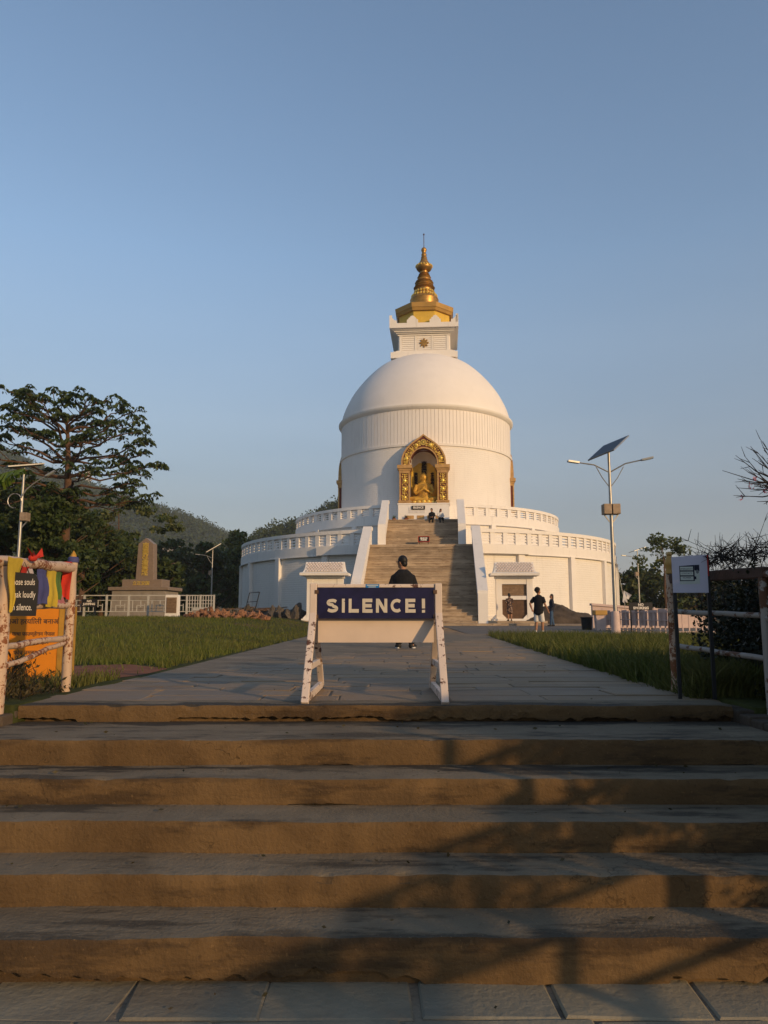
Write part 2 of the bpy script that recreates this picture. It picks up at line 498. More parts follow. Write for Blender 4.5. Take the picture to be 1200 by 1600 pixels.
def wet_stains(m):
    # dark damp patches that creep out from under the risers of the two upper treads
    nt = m.node_tree; b = nt.nodes['Principled BSDF']
    src = b.inputs['Base Color'].links[0].from_socket
    g = nt.nodes.new('ShaderNodeNewGeometry'); sp = nt.nodes.new('ShaderNodeSeparateXYZ'); nt.links.new(g.outputs['Position'], sp.inputs[0])
    nz = noise_tex(nt, world_pos(nt, (.9, 3.0, 1)), 2.0, 6, .65)
    a = N(nt, 'ShaderNodeMath', operation='MULTIPLY_ADD'); nt.links.new(nz, a.inputs[0]); a.inputs[1].default_value = .75; nt.links.new(sp.outputs[1], a.inputs[2])
    band = ramp(nt, a.outputs[0], [(0, (0,0,0)), (1, (0,0,0))])
    mr = nt.nodes.new('ShaderNodeMapRange'); mr.inputs[1].default_value = 4.3; mr.inputs[2].default_value = 5.7
    nt.links.new(a.outputs[0], mr.inputs[0])
    band = ramp(nt, mr.outputs[0], [(.0, (0,0,0)), (.20, (0,0,0)), (.24, (1,1,1)), (.31, (1,1,1)), (.33, (0,0,0)), (.74, (0,0,0)), (.78, (1,1,1)), (.94, (1,1,1)), (.97, (0,0,0))])
    xm = ramp(nt, noise_tex(nt, world_pos(nt, (1, .2, .2)), .8, 3, .5), [(.36, (.15,)*3), (.50, (.85,)*3)])
    k = N(nt, 'ShaderNodeMath', operation='MULTIPLY'); nt.links.new(band, k.inputs[0]); nt.links.new(xm, k.inputs[1])
    nt.links.new(mix(nt, k.outputs[0], src, (.028, .024, .019)), b.inputs['Base Color'])
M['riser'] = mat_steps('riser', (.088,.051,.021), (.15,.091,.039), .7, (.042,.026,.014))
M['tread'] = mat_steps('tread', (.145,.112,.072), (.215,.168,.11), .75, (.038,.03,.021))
wet_stains(M['tread'])
M['stair_stone'] = mat_steps('stair_stone', (.36,.265,.175), (.55,.42,.29), .6, (.19,.12,.07), 1.1, .35, .32)
M['kerb'] = mat_steps('kerb', (.15,.12,.085), (.24,.19,.13), .6, (.07,.05,.035))

def mat_paving(name, cols, rough=.7, wear=(.06,.05,.04)):
    m, nt, b = mat_new(name)
    oi = nt.nodes.new('ShaderNodeObjectInfo')
    g = nt.nodes.new('ShaderNodeNewGeometry')
    ad = N(nt, 'ShaderNodeMath', operation='ADD'); nt.links.new(oi.outputs['Random'], ad.inputs[0]); nt.links.new(g.outputs['Random Per Island'], ad.inputs[1])
    fr = N(nt, 'ShaderNodeMath', operation='FRACT'); nt.links.new(ad.outputs[0], fr.inputs[0])
    n_ = len(cols)
    base = ramp(nt, fr.outputs[0], [(i/(n_-1), c) for i, c in enumerate(cols)])
    v = world_pos(nt)
    f = noise_tex(nt, v, 3.2, 8, .65)
    base = mix(nt, ramp(nt, f, [(.35, (.35,)*3), (.7, (0,0,0))]), base, tuple(x*.55 for x in cols[0]))
    f2 = noise_tex(nt, world_pos(nt, (1, 1.6, 1)), .8, 6, .6)
    base = mix(nt, ramp(nt, f2, [(.55, (0,0,0)), (.68, (.55,)*3)]), base, wear)
    f3 = noise_tex(nt, v, 30, 4, .6)
    nt.links.new(base, b.inputs['Base Color'])
    nt.links.new(ramp(nt, f, [(.3, (rough-.15,)*3), (.7, (rough+.1,)*3)]), b.inputs['Roughness'])
    b.inputs['Specular IOR Level'].default_value = .35
    h = N(nt, 'ShaderNodeMath', operation='ADD'); nt.links.new(f, h.inputs[0]); nt.links.new(f3, h.inputs[1])
    bump(nt, b, h.outputs[0], .5, .012)
    return m
M['slate'] = mat_paving('slate', [(.215,.148,.082), (.28,.185,.096), (.215,.158,.104), (.315,.20,.10), (.185,.142,.10), (.28,.195,.11)])
M['slab'] = mat_paving('slab', [(.215,.19,.13), (.28,.235,.155), (.225,.205,.152), (.30,.24,.155), (.22,.19,.135)], .75)

def mat_ground():
    m, nt, b = mat_new('soil_and_turf')
    v = world_pos(nt)
    f = noise_tex(nt, v, .35, 6, .65)
    f2 = noise_tex(nt, v, 3.0, 6, .7)
    turf = ramp(nt, f2, [(.3, (.030,.036,.010)), (.7, (.070,.070,.020))])
    soil = ramp(nt, f2, [(.3, (.085,.045,.028)), (.7, (.15,.085,.052))])
    k = ramp(nt, f, [(.56, (0,0,0)), (.64, (1,1,1))])
    nt.links.new(mix(nt, k, turf, soil), b.inputs['Base Color'])
    b.inputs['Roughness'].default_value = .95; b.inputs['Specular IOR Level'].default_value = .1
    bump(nt, b, f2, .8, .05)
    return m
M['ground'] = mat_ground()
M['bare_soil'] = plain('bare_soil', (.20,.072,.032), .95, 0, .3, 4, .8, wp=True)
M['yard'] = plain('yard', (.15,.125,.10), .9, 0, .2, 1.5, .4, wp=True)
M['hill_ground'] = plain('hill_ground', (.030,.040,.016), .95, 0, .3, .05, wp=True)

# ------------------------------------------------------------------ terrain
def sm(t):
    t = min(1.0, max(0.0, t)); return t*t*(3-2*t)

def gz(x, y):
    """height of the open ground"""
    base = .22*sm((y-22)/20) + .28*sm((y-42)/10)
    if x < -2.4:
        base += (.68*sm((y-9)/30) - base) * sm((-x-2.4)/4) if y < 60 else 0
    return base

def side_z(x, y):
    if y > 5.2 and y < 45 and -2.37+.012*(y-5.1) < x < 2.26+.065*max(0, y-6.5)-.05: return gz(x, y) - .12
    if abs(x) < 2.3 and y < 52: return gz(x, y) - .09 if y > 5.2 else -1.0
    if abs(x) < 2.62 and y < 5.0: return -1.0
    z = gz(x, y)
    if y < 5.0: z = -.07 - .42*(4.9-y) if y > 3.0 else -.87
    z += .02*noise.noise(Vector((x*1.3, y*1.3, 0)))
    return z

xs = sorted(set([round(v, 3) for v in list(np.arange(-12, 12.01, .3)) + [-2.62,-2.55,-2.38,-2.28,2.28,2.38,2.55,2.62] + [s*12*1.25**k for s in (-1, 1) for k in range(1, 26)]]))
ys = sorted(set([round(v, 3) for v in list(np.arange(-6, 12, .3)) + list(np.arange(12, 60, 1.0)) + [60*1.2**k for k in range(0, 22)] + [-6*1.4**k for k in range(1, 14)] + [4.95, 5.05]]))
V = [(x, y, side_z(x, y)) for y in ys for x in xs]
nx = len(xs)
F = [(j*nx+i, j*nx+i+1, (j+1)*nx+i+1, (j+1)*nx+i) for j in range(len(ys)-1) for i in range(nx-1)]
tag(link('ground', np_mesh('ground', V, F, M['ground'], True)), kind='structure')

# bare earth beside the path on the left
b = MB()
pts = []
for k in range(40):
    t = 2*math.pi*k/40
    r_ = 1 + .25*noise.noise(Vector((math.cos(t)*1.5, math.sin(t)*1.5, 3)))
    x, y = -3.6 + 1.25*r_*math.cos(t), 8.2 + 1.5*r_*math.sin(t)
    x = min(x, -2.46)
    pts.append((x, y, side_z(x, y)+.004))
b.add([(-3.6, 8.2, side_z(-3.6, 8.2)+.03)] + pts, [(0, 1+k, 1+(k+1) % 40) for k in range(40)])
tag(b.build('bare_soil', M['bare_soil']), kind='structure')

# ------------------------------------------------------------------ paving of the path
def path_edge(y):
    l = -2.37 + .012*(y-5.1)
    r_ = 2.26 + .065*max(0, y-6.5)
    return l, r_

path = tag(MB().prism([(-2.36, 5.3), (2.25, 5.3), (3.4, 23), (4.2, 43.6), (-1.9, 43.6), (-2.2, 23)], -.2, -.012, 'z').build('path', M['kerb']), kind='structure')
# the bed follows the rise of the ground
for v in path.data.vertices:
    if v.co.z > -.1: v.co.z = gz(0, v.co.y) - .010
def stone_mesh(b, x0, x1, y0, y1, z, h=.05, jit=.012, tilt=.004):
    g = .004
    c = [(x0+g, y0+g), (x1-g, y0+g), (x1-g, y1-g), (x0+g, y1-g)]
    c = [(x+rnd.uniform(-jit, jit), y+rnd.uniform(-jit*.6, jit*.6)) for x, y in c]
    dz = [z + rnd.uniform(-tilt, tilt) for _ in c]
    e = .008
    cx, cy = (x0+x1)/2, (y0+y1)/2
    inn = [(x + (e if x < cx else -e), y + (e if y < cy else -e)) for x, y in c]
    vs = [(x, y, z-h) for x, y in c] + [(x, y, d-.006) for (x, y), d in zip(c, dz)] + [(x, y, d) for (x, y), d in zip(inn, dz)]
    fs = [(i, (i+1) % 4, 4+(i+1) % 4, 4+i) for i in range(4)] + [(4+i, 4+(i+1) % 4, 8+(i+1) % 4, 8+i) for i in range(4)] + [(8, 9, 10, 11)]
    b.add(vs, fs)
y = 5.42
n_st = 0
far_b = MB()
while y < 43.4:
    d = rnd.choice((.30, .34, .38, .42, .46)) if y < 18 else .55
    l, r_ = path_edge(y+d/2)
    x = l - rnd.uniform(0, .05)
    while x < r_ - .05:
        w = rnd.uniform(.5, 1.05) if y < 18 else rnd.uniform(.6, 1.1)
        x1 = min(x+w, r_ + rnd.uniform(-.06, .06))
        if r_ - x1 < .3: x1 = r_ + rnd.uniform(-.05, .08)
        zz = gz(0, y+d/2) + rnd.uniform(-.004, .003)
        if n_st < 296:
            b = MB(); stone_mesh(b, x, x1, y, y+d, zz, tilt=.005)
            b.build('paving_stone', M['slate'], path); n_st += 1
        else:
            stone_mesh(far_b, x, x1, y, y+d, zz, tilt=.005)
        x = x1
    y += d
far_b.build('far_paving', M['slate'], path, kind='stuff')

# ------------------------------------------------------------------ the flight of steps in front
STEPS = [(5.12, 0.0, -.112, 2.4), (4.37, -.105, -.25, 2.6), (4.01, -.241, -.375, 2.6), (3.687, -.367, -.51, 2.6), (3.386, -.504, -.64, 2.6), (3.07, -.632, -.80, 2.6)]
stairs_root = tag(MB().box(-2.55, 2.55, 3.3, 5.3, -1.0, -.82).build('entrance_steps', M['kerb']), kind='structure')
for i, (yf, zt, zb, hw) in enumerate(STEPS):
    yb = STEPS[i-1][0] + .03 if i else 5.44
    nxs = 240
    gap = .034 if i in (0, 5) else .010
    prof_n = 11
    vs = []
    x_l, x_r = (-2.37, 2.27) if i == 0 else (-hw, hw)
    for k in range(nxs+1):
        x = x_l + (x_r-x_l)*k/nxs
        q = Vector((x*1.1, i*7.3, 0))
        dy = .026*noise.noise(q) + .010*noise.noise(Vector((x*9, i*3.1, 2)))
        dz = .007*noise.noise(Vector((x*1.7, i*5.1, 9))) + .003*noise.noise(Vector((x*14, i*2.7, 4)))
        ch = max(0, noise.noise(Vector((x*6, i*11, 5)))-.28)*.08      # chips along the nose
        low = zb + max(0.0, gap*(.9 + 1.3*noise.noise(Vector((x*2.3, i*4.7, 1))) + .8*noise.noise(Vector((x*17, i*9, 1)))) if noise.noise(Vector((x*.9, i*6.1, 8))) > (-.25 if i in (0, 5) else .25) else 0)
        nose = [(yb, zt+dz*.3), (yf+.22, zt+dz*.6), (yf+.10, zt+dz*.8), (yf+.035+dy*.6, zt+dz), (yf+.006+dy+ch*.5, zt-.001+dz-ch*.4), (yf+.001+dy+ch*.4, zt-.007+dz-ch), (yf+dy+.003*noise.noise(Vector((x*12, 1, i))), zt-.035), (yf+dy+.010*noise.noise(Vector((x*5, 4, i))), (zt+low)/2), (yf+dy+.006, low), (yf+.05, low), (yf+.05, zb-.05)]
        vs += [(x, a, c) for a, c in nose]
    fs, mi = [], []
    for k in range(nxs):
        for j in range(prof_n-1):
            a = k*prof_n+j
            fs.append((a, a+1, a+prof_n+1, a+prof_n)); mi.append(0 if j < 4 else 1)
    fs.append(tuple(range(prof_n))); mi.append(1)
    fs.append(tuple(range(nxs*prof_n+prof_n-1, nxs*prof_n-1, -1))); mi.append(1)
    b = MB(); b.add(vs, fs)
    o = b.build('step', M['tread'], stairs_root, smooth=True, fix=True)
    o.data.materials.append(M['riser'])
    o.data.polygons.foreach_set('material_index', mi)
# kerbs that hold the earth on both sides of the top landing
for s, nm in ((-1, 'kerb'), (1, 'kerb')):
    b = MB()
    x0 = 2.372 if s < 0 else 2.272
    for k in range(6):
        ya, yb2 = 4.42 + k*.16, 4.42 + (k+1)*.16
        b.box(*sorted((s*x0, s*(x0+.34))), ya, yb2-.004, -.35, -.02 - .012*(5-k) + rnd.uniform(-.006, .006))
    tag(b.build(nm, M['mud'], bevel=.012), kind='structure')

# slabs at the foot of the steps
pav = tag(MB().box(-6, 6, -6, 3.35, -1.1, -.808).build('pavement', M['kerb']), kind='structure')
rows = [(3.16, 2.835), (2.835, 2.44), (2.44, 2.02), (2.02, 1.6), (1.6, 1.15), (1.15, .7), (.7, .2), (.2, -.3), (-.3, -.8)]
for j, (y1, y0) in enumerate(rows):
    x = -3.6 + (.07 if j == 0 else rnd.uniform(0, .4))
    while x < 3.4:
        w = rnd.uniform(.46, .56) if j == 0 else rnd.uniform(.4, .7)
        b = MB(); stone_mesh(b, x, x+w, y0, y1, -.80 + rnd.uniform(-.003, .003), .045, .016, .004)
        b.build('paving_slab', M['slab'], pav)
        x += w + .008
b = MB(); b.prism([(-4, 36.5), (3.5, 36.5), (3.6, 27.2), (6.5, 26.0), (13, 23.5), (16, 26), (16, 60), (-4, 60)], -.1, -.02, 'z')
yard = tag(b.build('yard', M['yard']), kind='structure')
# follow the rise with a fine strip instead of one flat face
V, F = [], []
yy = list(np.arange(23, 56.1, 1.0)); xx = list(np.arange(3.0, 17.1, 1.0))
for y_ in yy:
    for x_ in xx: V.append((x_, y_, gz(x_, y_) + (.012 if y_ > 27.8 - max(0, x_-4)*.45 else -.2)))
F = [(j*len(xx)+i, j*len(xx)+i+1, (j+1)*len(xx)+i+1, (j+1)*len(xx)+i) for j in range(len(yy)-1) for i in range(len(xx)-1)]
old = yard.data; yard.data = np_mesh('yard', V, F, M['yard']); bpy.data.meshes.remove(old)

# ------------------------------------------------------------------ lettering
def text_mesh(s, size, depth=.004, bold=0.0, align='CENTER', spacing=1.0, line=1.0):
    cu = bpy.data.curves.new('lettering', 'FONT')
    cu.body = s; cu.size = size; cu.extrude = depth; cu.offset = bold
    cu.align_x = align; cu.align_y = 'CENTER'; cu.space_character = spacing; cu.space_line = line
    cu.resolution_u = 3
    o = bpy.data.objects.new('lettering', cu)
    col.objects.link(o)
    bpy.context.view_layer.update()
    me = bpy.data.meshes.new_from_object(o.evaluated_get(bpy.context.evaluated_depsgraph_get()))
    bpy.data.objects.remove(o); bpy.data.curves.remove(cu)
    return me

def text(s, size, mat, parent, loc, rot=(R(90), 0, 0), **kw):
    me = text_mesh(s, size, **kw)
    me.materials.clear(); me.materials.append(mat)
    sx = kw.pop('sx', 1)
    return link('lettering', me, parent, loc, rot)

# ------------------------------------------------------------------ the stupa (local frame: front towards -Y)
AX = 4.3
stupa = empty('stupa', (3.75, 68, 0), R(-AX), 'huge white domed stupa with gilded spire and broad front staircase', 'stupa')

b = MB()
b.lathe([(16.0, -.3), (16.0, 5.05)], 160)
b.lathe([(16.16, -.3), (16.16, .75), (16.0, .82)], 160)
wall1 = b.build('lower_wall', M['white_wall'], stupa, smooth=True)
b = MB(); b.lathe([(16.05, 5.56), (10.5, 5.56)], 96); b.build('lower_terrace', M['white_plain'], stupa)
b = MB(); b.lathe([(11.4, 5.4), (11.4, 7.66)], 120)
wall2 = b.build('upper_wall', M['white_wall'], stupa, smooth=True)
b = MB(); b.lathe([(11.4, 7.9), (7.0, 7.9)], 96); b.build('upper_terrace', M['white_plain'], stupa)

def pilasters(parent, rad, z0, z1, angs, w):
    me = None
    for a in angs:
        if me is None:
            me = MB().arc(rad-.05, rad+.26, -w, w, z0, z1, 2).mesh('pilaster', M['white_plain'])
        link('pilaster', me, parent, (0, 0, 0), (0, 0, R(a)))
pilasters(wall1, 16.0, -.2, 5.04, [s*(25 + 16.5*k) for s in (-1, 1) for k in range(5)], .8)
pilasters(wall2, 11.4, 5.5, 7.64, [s*(27 + 20*k) for s in (-1, 1) for k in range(4)], .9)

def balustrade(name, rad, zc0, zc1, zp, zr, a_start, a_end, pitch, wing=None):
    # curb and hand rail, both sides of the stairs
    b = MB()
    for s in (-1, 1):
        a0, a1 = sorted((s*a_start, s*a_end))
        n = int((a1-a0)/2)
        b.arc(rad-.30, rad+.16, a0, a1, zc0, zc1, n)
        b.arc(rad-.26, rad+.20, a0, a1, zc0-.07, zc0-.003, n)
        b.arc(rad-.24, rad+.14, a0, a1, zp, zr, n)
        if wing: b.arc(rad+.165, rad+.42, *sorted((s*a_start, s*wing)), zc0-.03, zc1-.02, 6)
    rail = b.build(name, M['white_plain'], stupa)
    post = lou = None
    npost = int((a_end-a_start)/pitch)
    st = (a_end-a_start)/npost
    hw = st*.175
    for s in (-1, 1):
        for k in range(npost+1):
            a = s*(a_start + st*k)
            if post is None: post = MB().arc(rad-.20, rad+.10, -hw, hw, zc1, zp, 1).mesh('post', M['white_plain'])
            link('post', post, rail, (0, 0, 0), (0, 0, R(a)))
            if k < npost:
                if lou is None:
                    b = MB(); h = (zp-zc1)/4
                    for q in range(4):
                        z = zc1 + h*q
                        i = len(b.v)
                        b.arc(rad-.10, rad-.03, -st/2+hw, st/2-hw, z+.03, z+h-.035, 1)
                        # each louvre leans outward at its foot
                        for j in range(i, len(b.v)):
                            x, y_, z_ = b.v[j]
                            t = (z+h-z_)/h
                            f = 1 + .09*t/rad
                            b.v[j] = (x*f, y_*f, z_)
                    lou = b.mesh('louvre_panel', M['white_plain'])
                link('louvre_panel', lou, rail, (0, 0, 0), (0, 0, R(a + s*st/2)), kind='stuff')
    return rail
balustrade('lower_balustrade', 16.0, 5.06, 5.68, 6.50, 6.74, 14.2, 108, 3.35, 27)
balustrade('upper_balustrade', 11.4, 7.66, 8.26, 8.90, 9.12, 15.2, 108, 4.7)

# the two flights, every tread a block of its own
S0, S1_, HW1 = 24.0, 16.6, 3.42
N1 = 28
core = MB().prism([(-S0+.4, .0), (-S1_, .0), (-S1_+.3, 5.4), (-S1_, 5.3)], -HW1, HW1, 'x').build('staircase', M['stair_stone'], stupa)
for k in range(N1):
    y0 = -S0 + (S0-S1_)*k/N1; y1 = -S0 + (S0-S1_)*(k+1)/N1
    zt = .62 + (5.56-.62)*(k+1)/N1
    b = MB()
    j = rnd.uniform(-.004, .004)
    b.box(-HW1, HW1, y0+.012, y1+.14, zt-.36, zt-.045+j)
    b.box(-HW1, HW1, y0-.018, y1+.16, zt-.042+j, zt+j)
    b.build('step', M['stair_stone'], core)
MB().box(-HW1-.6, HW1+.6, -17.0, -14.8, 5.2, 5.55).build('landing', M['stair_stone'], core)
T0, T1, HW2, N2 = 15.2, 11.45, 2.56, 14
for k in range(N2):
    y0 = -T0 + (T0-T1)*k/N2; y1 = -T0 + (T0-T1)*(k+1)/N2
    zt = 5.56 + (7.92-5.56)*(k+1)/N2
    b = MB()
    b.box(-HW2, HW2, y0+.012, y1+.14, zt-.36, zt-.045)
    b.box(-HW2, HW2, y0-.018, y1+.16, zt-.042, zt)
    b.build('step', M['stair_stone'], core)
MB().box(-HW2, HW2, -T1+.12, -9.6, 7.5, 7.915).build('landing', M['stair_stone'], core)
for s in (-1, 1):
    xa, xb = sorted((s*(HW1+.01), s*(HW1+.46)))
    b = MB()
    b.prism([(-24.15, .2), (-24.15, 2.0), (-16.3, 6.62), (-15.6, 6.62), (-15.6, .2)], xa, xb, 'x')
    par = b.build('parapet', M['white_plain'], stupa)
    b = MB()
    b.prism([(-24.22, 1.97), (-24.22, 2.2), (-16.35, 6.86), (-15.55, 6.86), (-15.55, 6.63), (-16.3, 6.63)], xa-.07, xb+.07, 'x')
    b.prism([(-24.0, 1.62), (-24.0, 1.80), (-16.5, 6.24), (-16.5, 6.06)], xa-.035, xb+.035, 'x')
    b.build('coping', M['white_plain'], par)
    MB().box(xa-.05, xb+.05, -24.3, -23.75, .2, 2.05).build('end_post', M['white_plain'], par)
    xa, xb = sorted((s*(HW2+.01), s*(HW2+.42)))
    b = MB()
    b.prism([(-15.2, 5.5), (-15.2, 6.95), (-11.6, 9.16), (-11.0, 9.16), (-11.0, 5.5)], xa, xb, 'x')
    par = b.build('parapet', M['white_plain'], stupa)
    b = MB()
    b.prism([(-15.28, 6.92), (-15.28, 7.15), (-11.6, 9.40), (-10.95, 9.40), (-10.95, 9.17), (-11.6, 9.17)], xa-.06, xb+.06, 'x')
    b.prism([(-15.1, 6.5), (-15.1, 6.66), (-11.7, 8.78), (-11.7, 8.62)], xa-.03, xb+.03, 'x')
    b.build('coping', M['white_plain'], par)
    MB().box(xa-.06, xb+.06, -15.36, -14.9, 5.55, 6.99).build('end_post', M['white_plain'], par)

# drum with an opening for the front niche
GA = 8.7
b = MB()
b.lathe([(7.6, 7.8), (7.6, 14.42)], 150, a0=GA, a1=360-GA)
b.lathe([(7.6, 14.02), (7.6, 14.42)], 8, a0=-GA, a1=GA)
b.lathe([(7.6, 7.8), (7.6, 9.62)], 8, a0=-GA, a1=GA)
drum = b.build('drum', M['white_drum'], stupa, smooth=True)
b = MB(); b.lathe([(7.55, 14.42), (7.70, 14.43), (7.72, 14.62), (7.58, 14.64)], 160)
b.build('ring_moulding', M['white_plain'], drum, smooth=True)
b = MB()
npn = 156
for k in range(npn):
    st = 360/npn
    b.arc(7.50, 7.585 + (.004 if k % 2 else 0), k*st+.10, (k+1)*st-.10, 14.64, 17.56, 1)
b.lathe([(7.53, 14.6), (7.53, 17.6)], 120)
b.build('boarded_band', M['white_dome'], stupa, kind='stuff')
b = MB(); b.lathe([(7.55, 17.45), (7.66, 17.5), (7.80, 17.66), (7.84, 17.72), (7.84, 17.86), (7.62, 17.92)], 160)
b.build('cornice', M['white_plain'], stupa, smooth=True)
dome = [(7.62, 17.9), (7.50, 18.5), (7.31, 19.08), (7.06, 19.64), (6.70, 20.33), (6.24, 21.02), (5.70, 21.70), (5.14, 22.32), (4.52, 22.90), (3.98, 23.30), (3.4, 23.62), (2.8, 23.85), (2.0, 24.05), (0.01, 24.2)]
# resample for a smooth outline
dd = []
for i in range(len(dome)-1):
    p0 = dome[max(0, i-1)]; p1 = dome[i]; p2 = dome[i+1]; p3 = dome[min(len(dome)-1, i+2)]
    for q in range(4):
        t = q/4
        dd.append(tuple(.5*((2*p1[c]) + (-p0[c]+p2[c])*t + (2*p0[c]-5*p1[c]+4*p2[c]-p3[c])*t*t + (-p0[c]+3*p1[c]-3*p2[c]+p3[c])*t**3) for c in (0, 1)))
b = MB(); b.lathe(dd + [dome[-1]], 160)
b.build('dome', M['white_dome'], stupa, smooth='all')

# square chamber on the dome
W = M['white_plain']
b = MB()
for h, z0, z1 in ((2.95, 23.45, 23.98), (2.72, 23.982, 24.12), (2.5, 24.122, 24.26), (2.26, 24.262, 25.86)):
    b.box(-h, h, -h, h, z0, z1)
ch = b.build('square_chamber', W, stupa)
b = MB()
for h, z0, z1 in ((2.36, 25.70, 25.80), (2.50, 25.862, 25.96), (2.66, 25.962, 26.08), (2.80, 26.082, 26.19), (3.05, 26.192, 26.62)):
    b.box(-h, h, -h, h, z0, z1)
b.build('cornice', W, ch)
slat = pil = None
for q in range(4):
    rz = R(90*q)
    for x0, x1 in ((-2.2, -1.98), (-.83, -.65), (.65, .83), (1.98, 2.2)):
        MB().box(x0, x1, -2.33, -2.2, 24.3, 25.68).build('pilaster', W, ch, rot=(0, 0, rz))
    if q in (0, 1, 3):
        for x0, x1 in ((-1.96, -.85), (-.63, .63), (.85, 1.96)):
            n = 7
            for k in range(n):
                z = 24.38 + k*.182
                MB().prism([(-2.305, z), (-2.28, z+.155), (-2.24, z+.155), (-2.24, z)], x0, x1, 'x').build('slat', W, ch, rot=(0, 0, rz))
    def merlon(x0, x1, corner=False):
        xc, w = (x0+x1)/2, x1-x0
        poly = [(x0, 26.6), (x1, 26.6), (x1, 26.92), (xc+w*.36, 26.95), (xc+w*.34, 27.08), (xc+w*.22, 27.12), (xc+w*.16, 27.24), (xc, 27.30), (xc-w*.16, 27.24), (xc-w*.22, 27.12), (xc-w*.34, 27.08), (xc-w*.36, 26.95), (x0, 26.92)]
        MB().prism(poly, -3.05, -2.82).build('merlon', W, ch, rot=(0, 0, rz))
    merlon(-1.5, -.52); merlon(.52, 1.5)
    poly = [(2.4, 26.61), (3.05, 26.61), (3.05, 27.36), (2.94, 27.36), (2.80, 27.12), (2.62, 26.92), (2.4, 26.86)]
    MB().prism(poly, -3.05, -2.82).build('corner_horn', W, ch, rot=(0, 0, rz))
    poly = [(-a, z) for a, z in poly][::-1]
    MB().prism(poly, -3.048, -2.818).build('corner_horn', W, ch, rot=(0, 0, rz))
b = MB()
b.lathe([(.0, .05), (.26, .05), (.26, 0)], 20)
for k in range(8):
    t = 2*math.pi*k/8
    b.ball((.33*math.sin(t), -.33*math.cos(t), .02), .085, .085, .05, 8, 5)
    b.beam((.2*math.sin(t), -.2*math.cos(t), .02), (.42*math.sin(t), -.42*math.cos(t), .02), .06, .05)
b.build('star_emblem', M['gold_metal'], ch, loc=(0, -2.33, 25.0), rot=(R(90), 0, 0))

oc = R(22.5)
def octa(r_flat, z0, z1, mat, name, parent, r2=None):
    r0 = r_flat/math.cos(oc); r1 = (r2 or r_flat)/math.cos(oc)
    b = MB(); b.lathe([(.01, z0), (r0, z0), (r1, z1), (.01, z1)], 8, a0=22.5, a1=382.5)
    return b.build(name, mat, parent)
og = octa(2.28, 26.3, 28.08, M['gold_paint'], 'octagon_drum', stupa)
octa(2.46, 28.04, 28.30, M['gold_cap'], 'octagon_cornice', og, 2.56)
octa(2.60, 28.302, 28.72, M['gold_cap'], 'octagon_cap', og, 2.66)
prof = [(1.30,28.7),(1.38,29.6),(1.42,29.87),(1.44,29.95),(1.3,30.17),(1.15,30.24),(1.02,30.41),(1.04,30.49),(.84,30.61),(.86,30.69),(.79,30.8),(.7,30.95),(.82,31.0),(.89,31.15),(.86,31.3),(.78,31.37),(.84,31.49),(.78,31.63),(.68,31.69),(.71,31.79),(.67,31.88),(.58,31.96),(.62,32.06),(.58,32.18),(.48,32.24),(.51,32.34),(.43,32.43),(.45,32.52),(.37,32.67),(.36,32.77),(.56,32.87),(.69,33.02),(.75,33.17),(.73,33.37),(.66,33.44),(.56,33.56),(.45,33.64),(.43,33.74),(.34,33.86),(.32,34.0),(.25,34.08),(.29,34.18),(.22,34.31),(.26,34.46),(.2,34.6),(.18,34.72),(.24,34.84),(.26,34.97),(.21,35.1),(.11,35.17),(.05,35.25)]
prof = [(r_*(1.12 if i % 2 else .94) if 30.7 < z < 32.7 else (r_*.93 if z < 30.2 else r_), z) for i, (r_, z) in enumerate(prof)]
b = MB(); b.lathe(prof, 40)
sp = b.build('spire', M['gold_metal'], stupa, smooth=True)
for rr, zz, s_, n in ((1.13, 30.30, .15, 24), (.90, 30.70, .13, 20), (.74, 33.30, .11, 18)):
    b = MB()
    for k in range(n):
        t = 2*math.pi*k/n
        b.ball((rr*math.sin(t), -rr*math.cos(t), zz), s_*.8, s_*.8, s_, 6, 5)
    b.build('petal_ring', M['gold_bright'], sp, smooth=True)
b = MB(); b.tube([(0, 0, 35.2), (0, 0, 36.5)], .035, 6); b.ball((0, 0, 36.5), .08, .08, .1)
for k in range(4):
    t = R(45+90*k); b.tube([(1.25*math.sin(t), -1.25*math.cos(t), 30.1), (1.32*math.sin(t), -1.32*math.cos(t), 30.75)], .018, 5)
b.build('finial_rod', M['dark_wood'], sp)

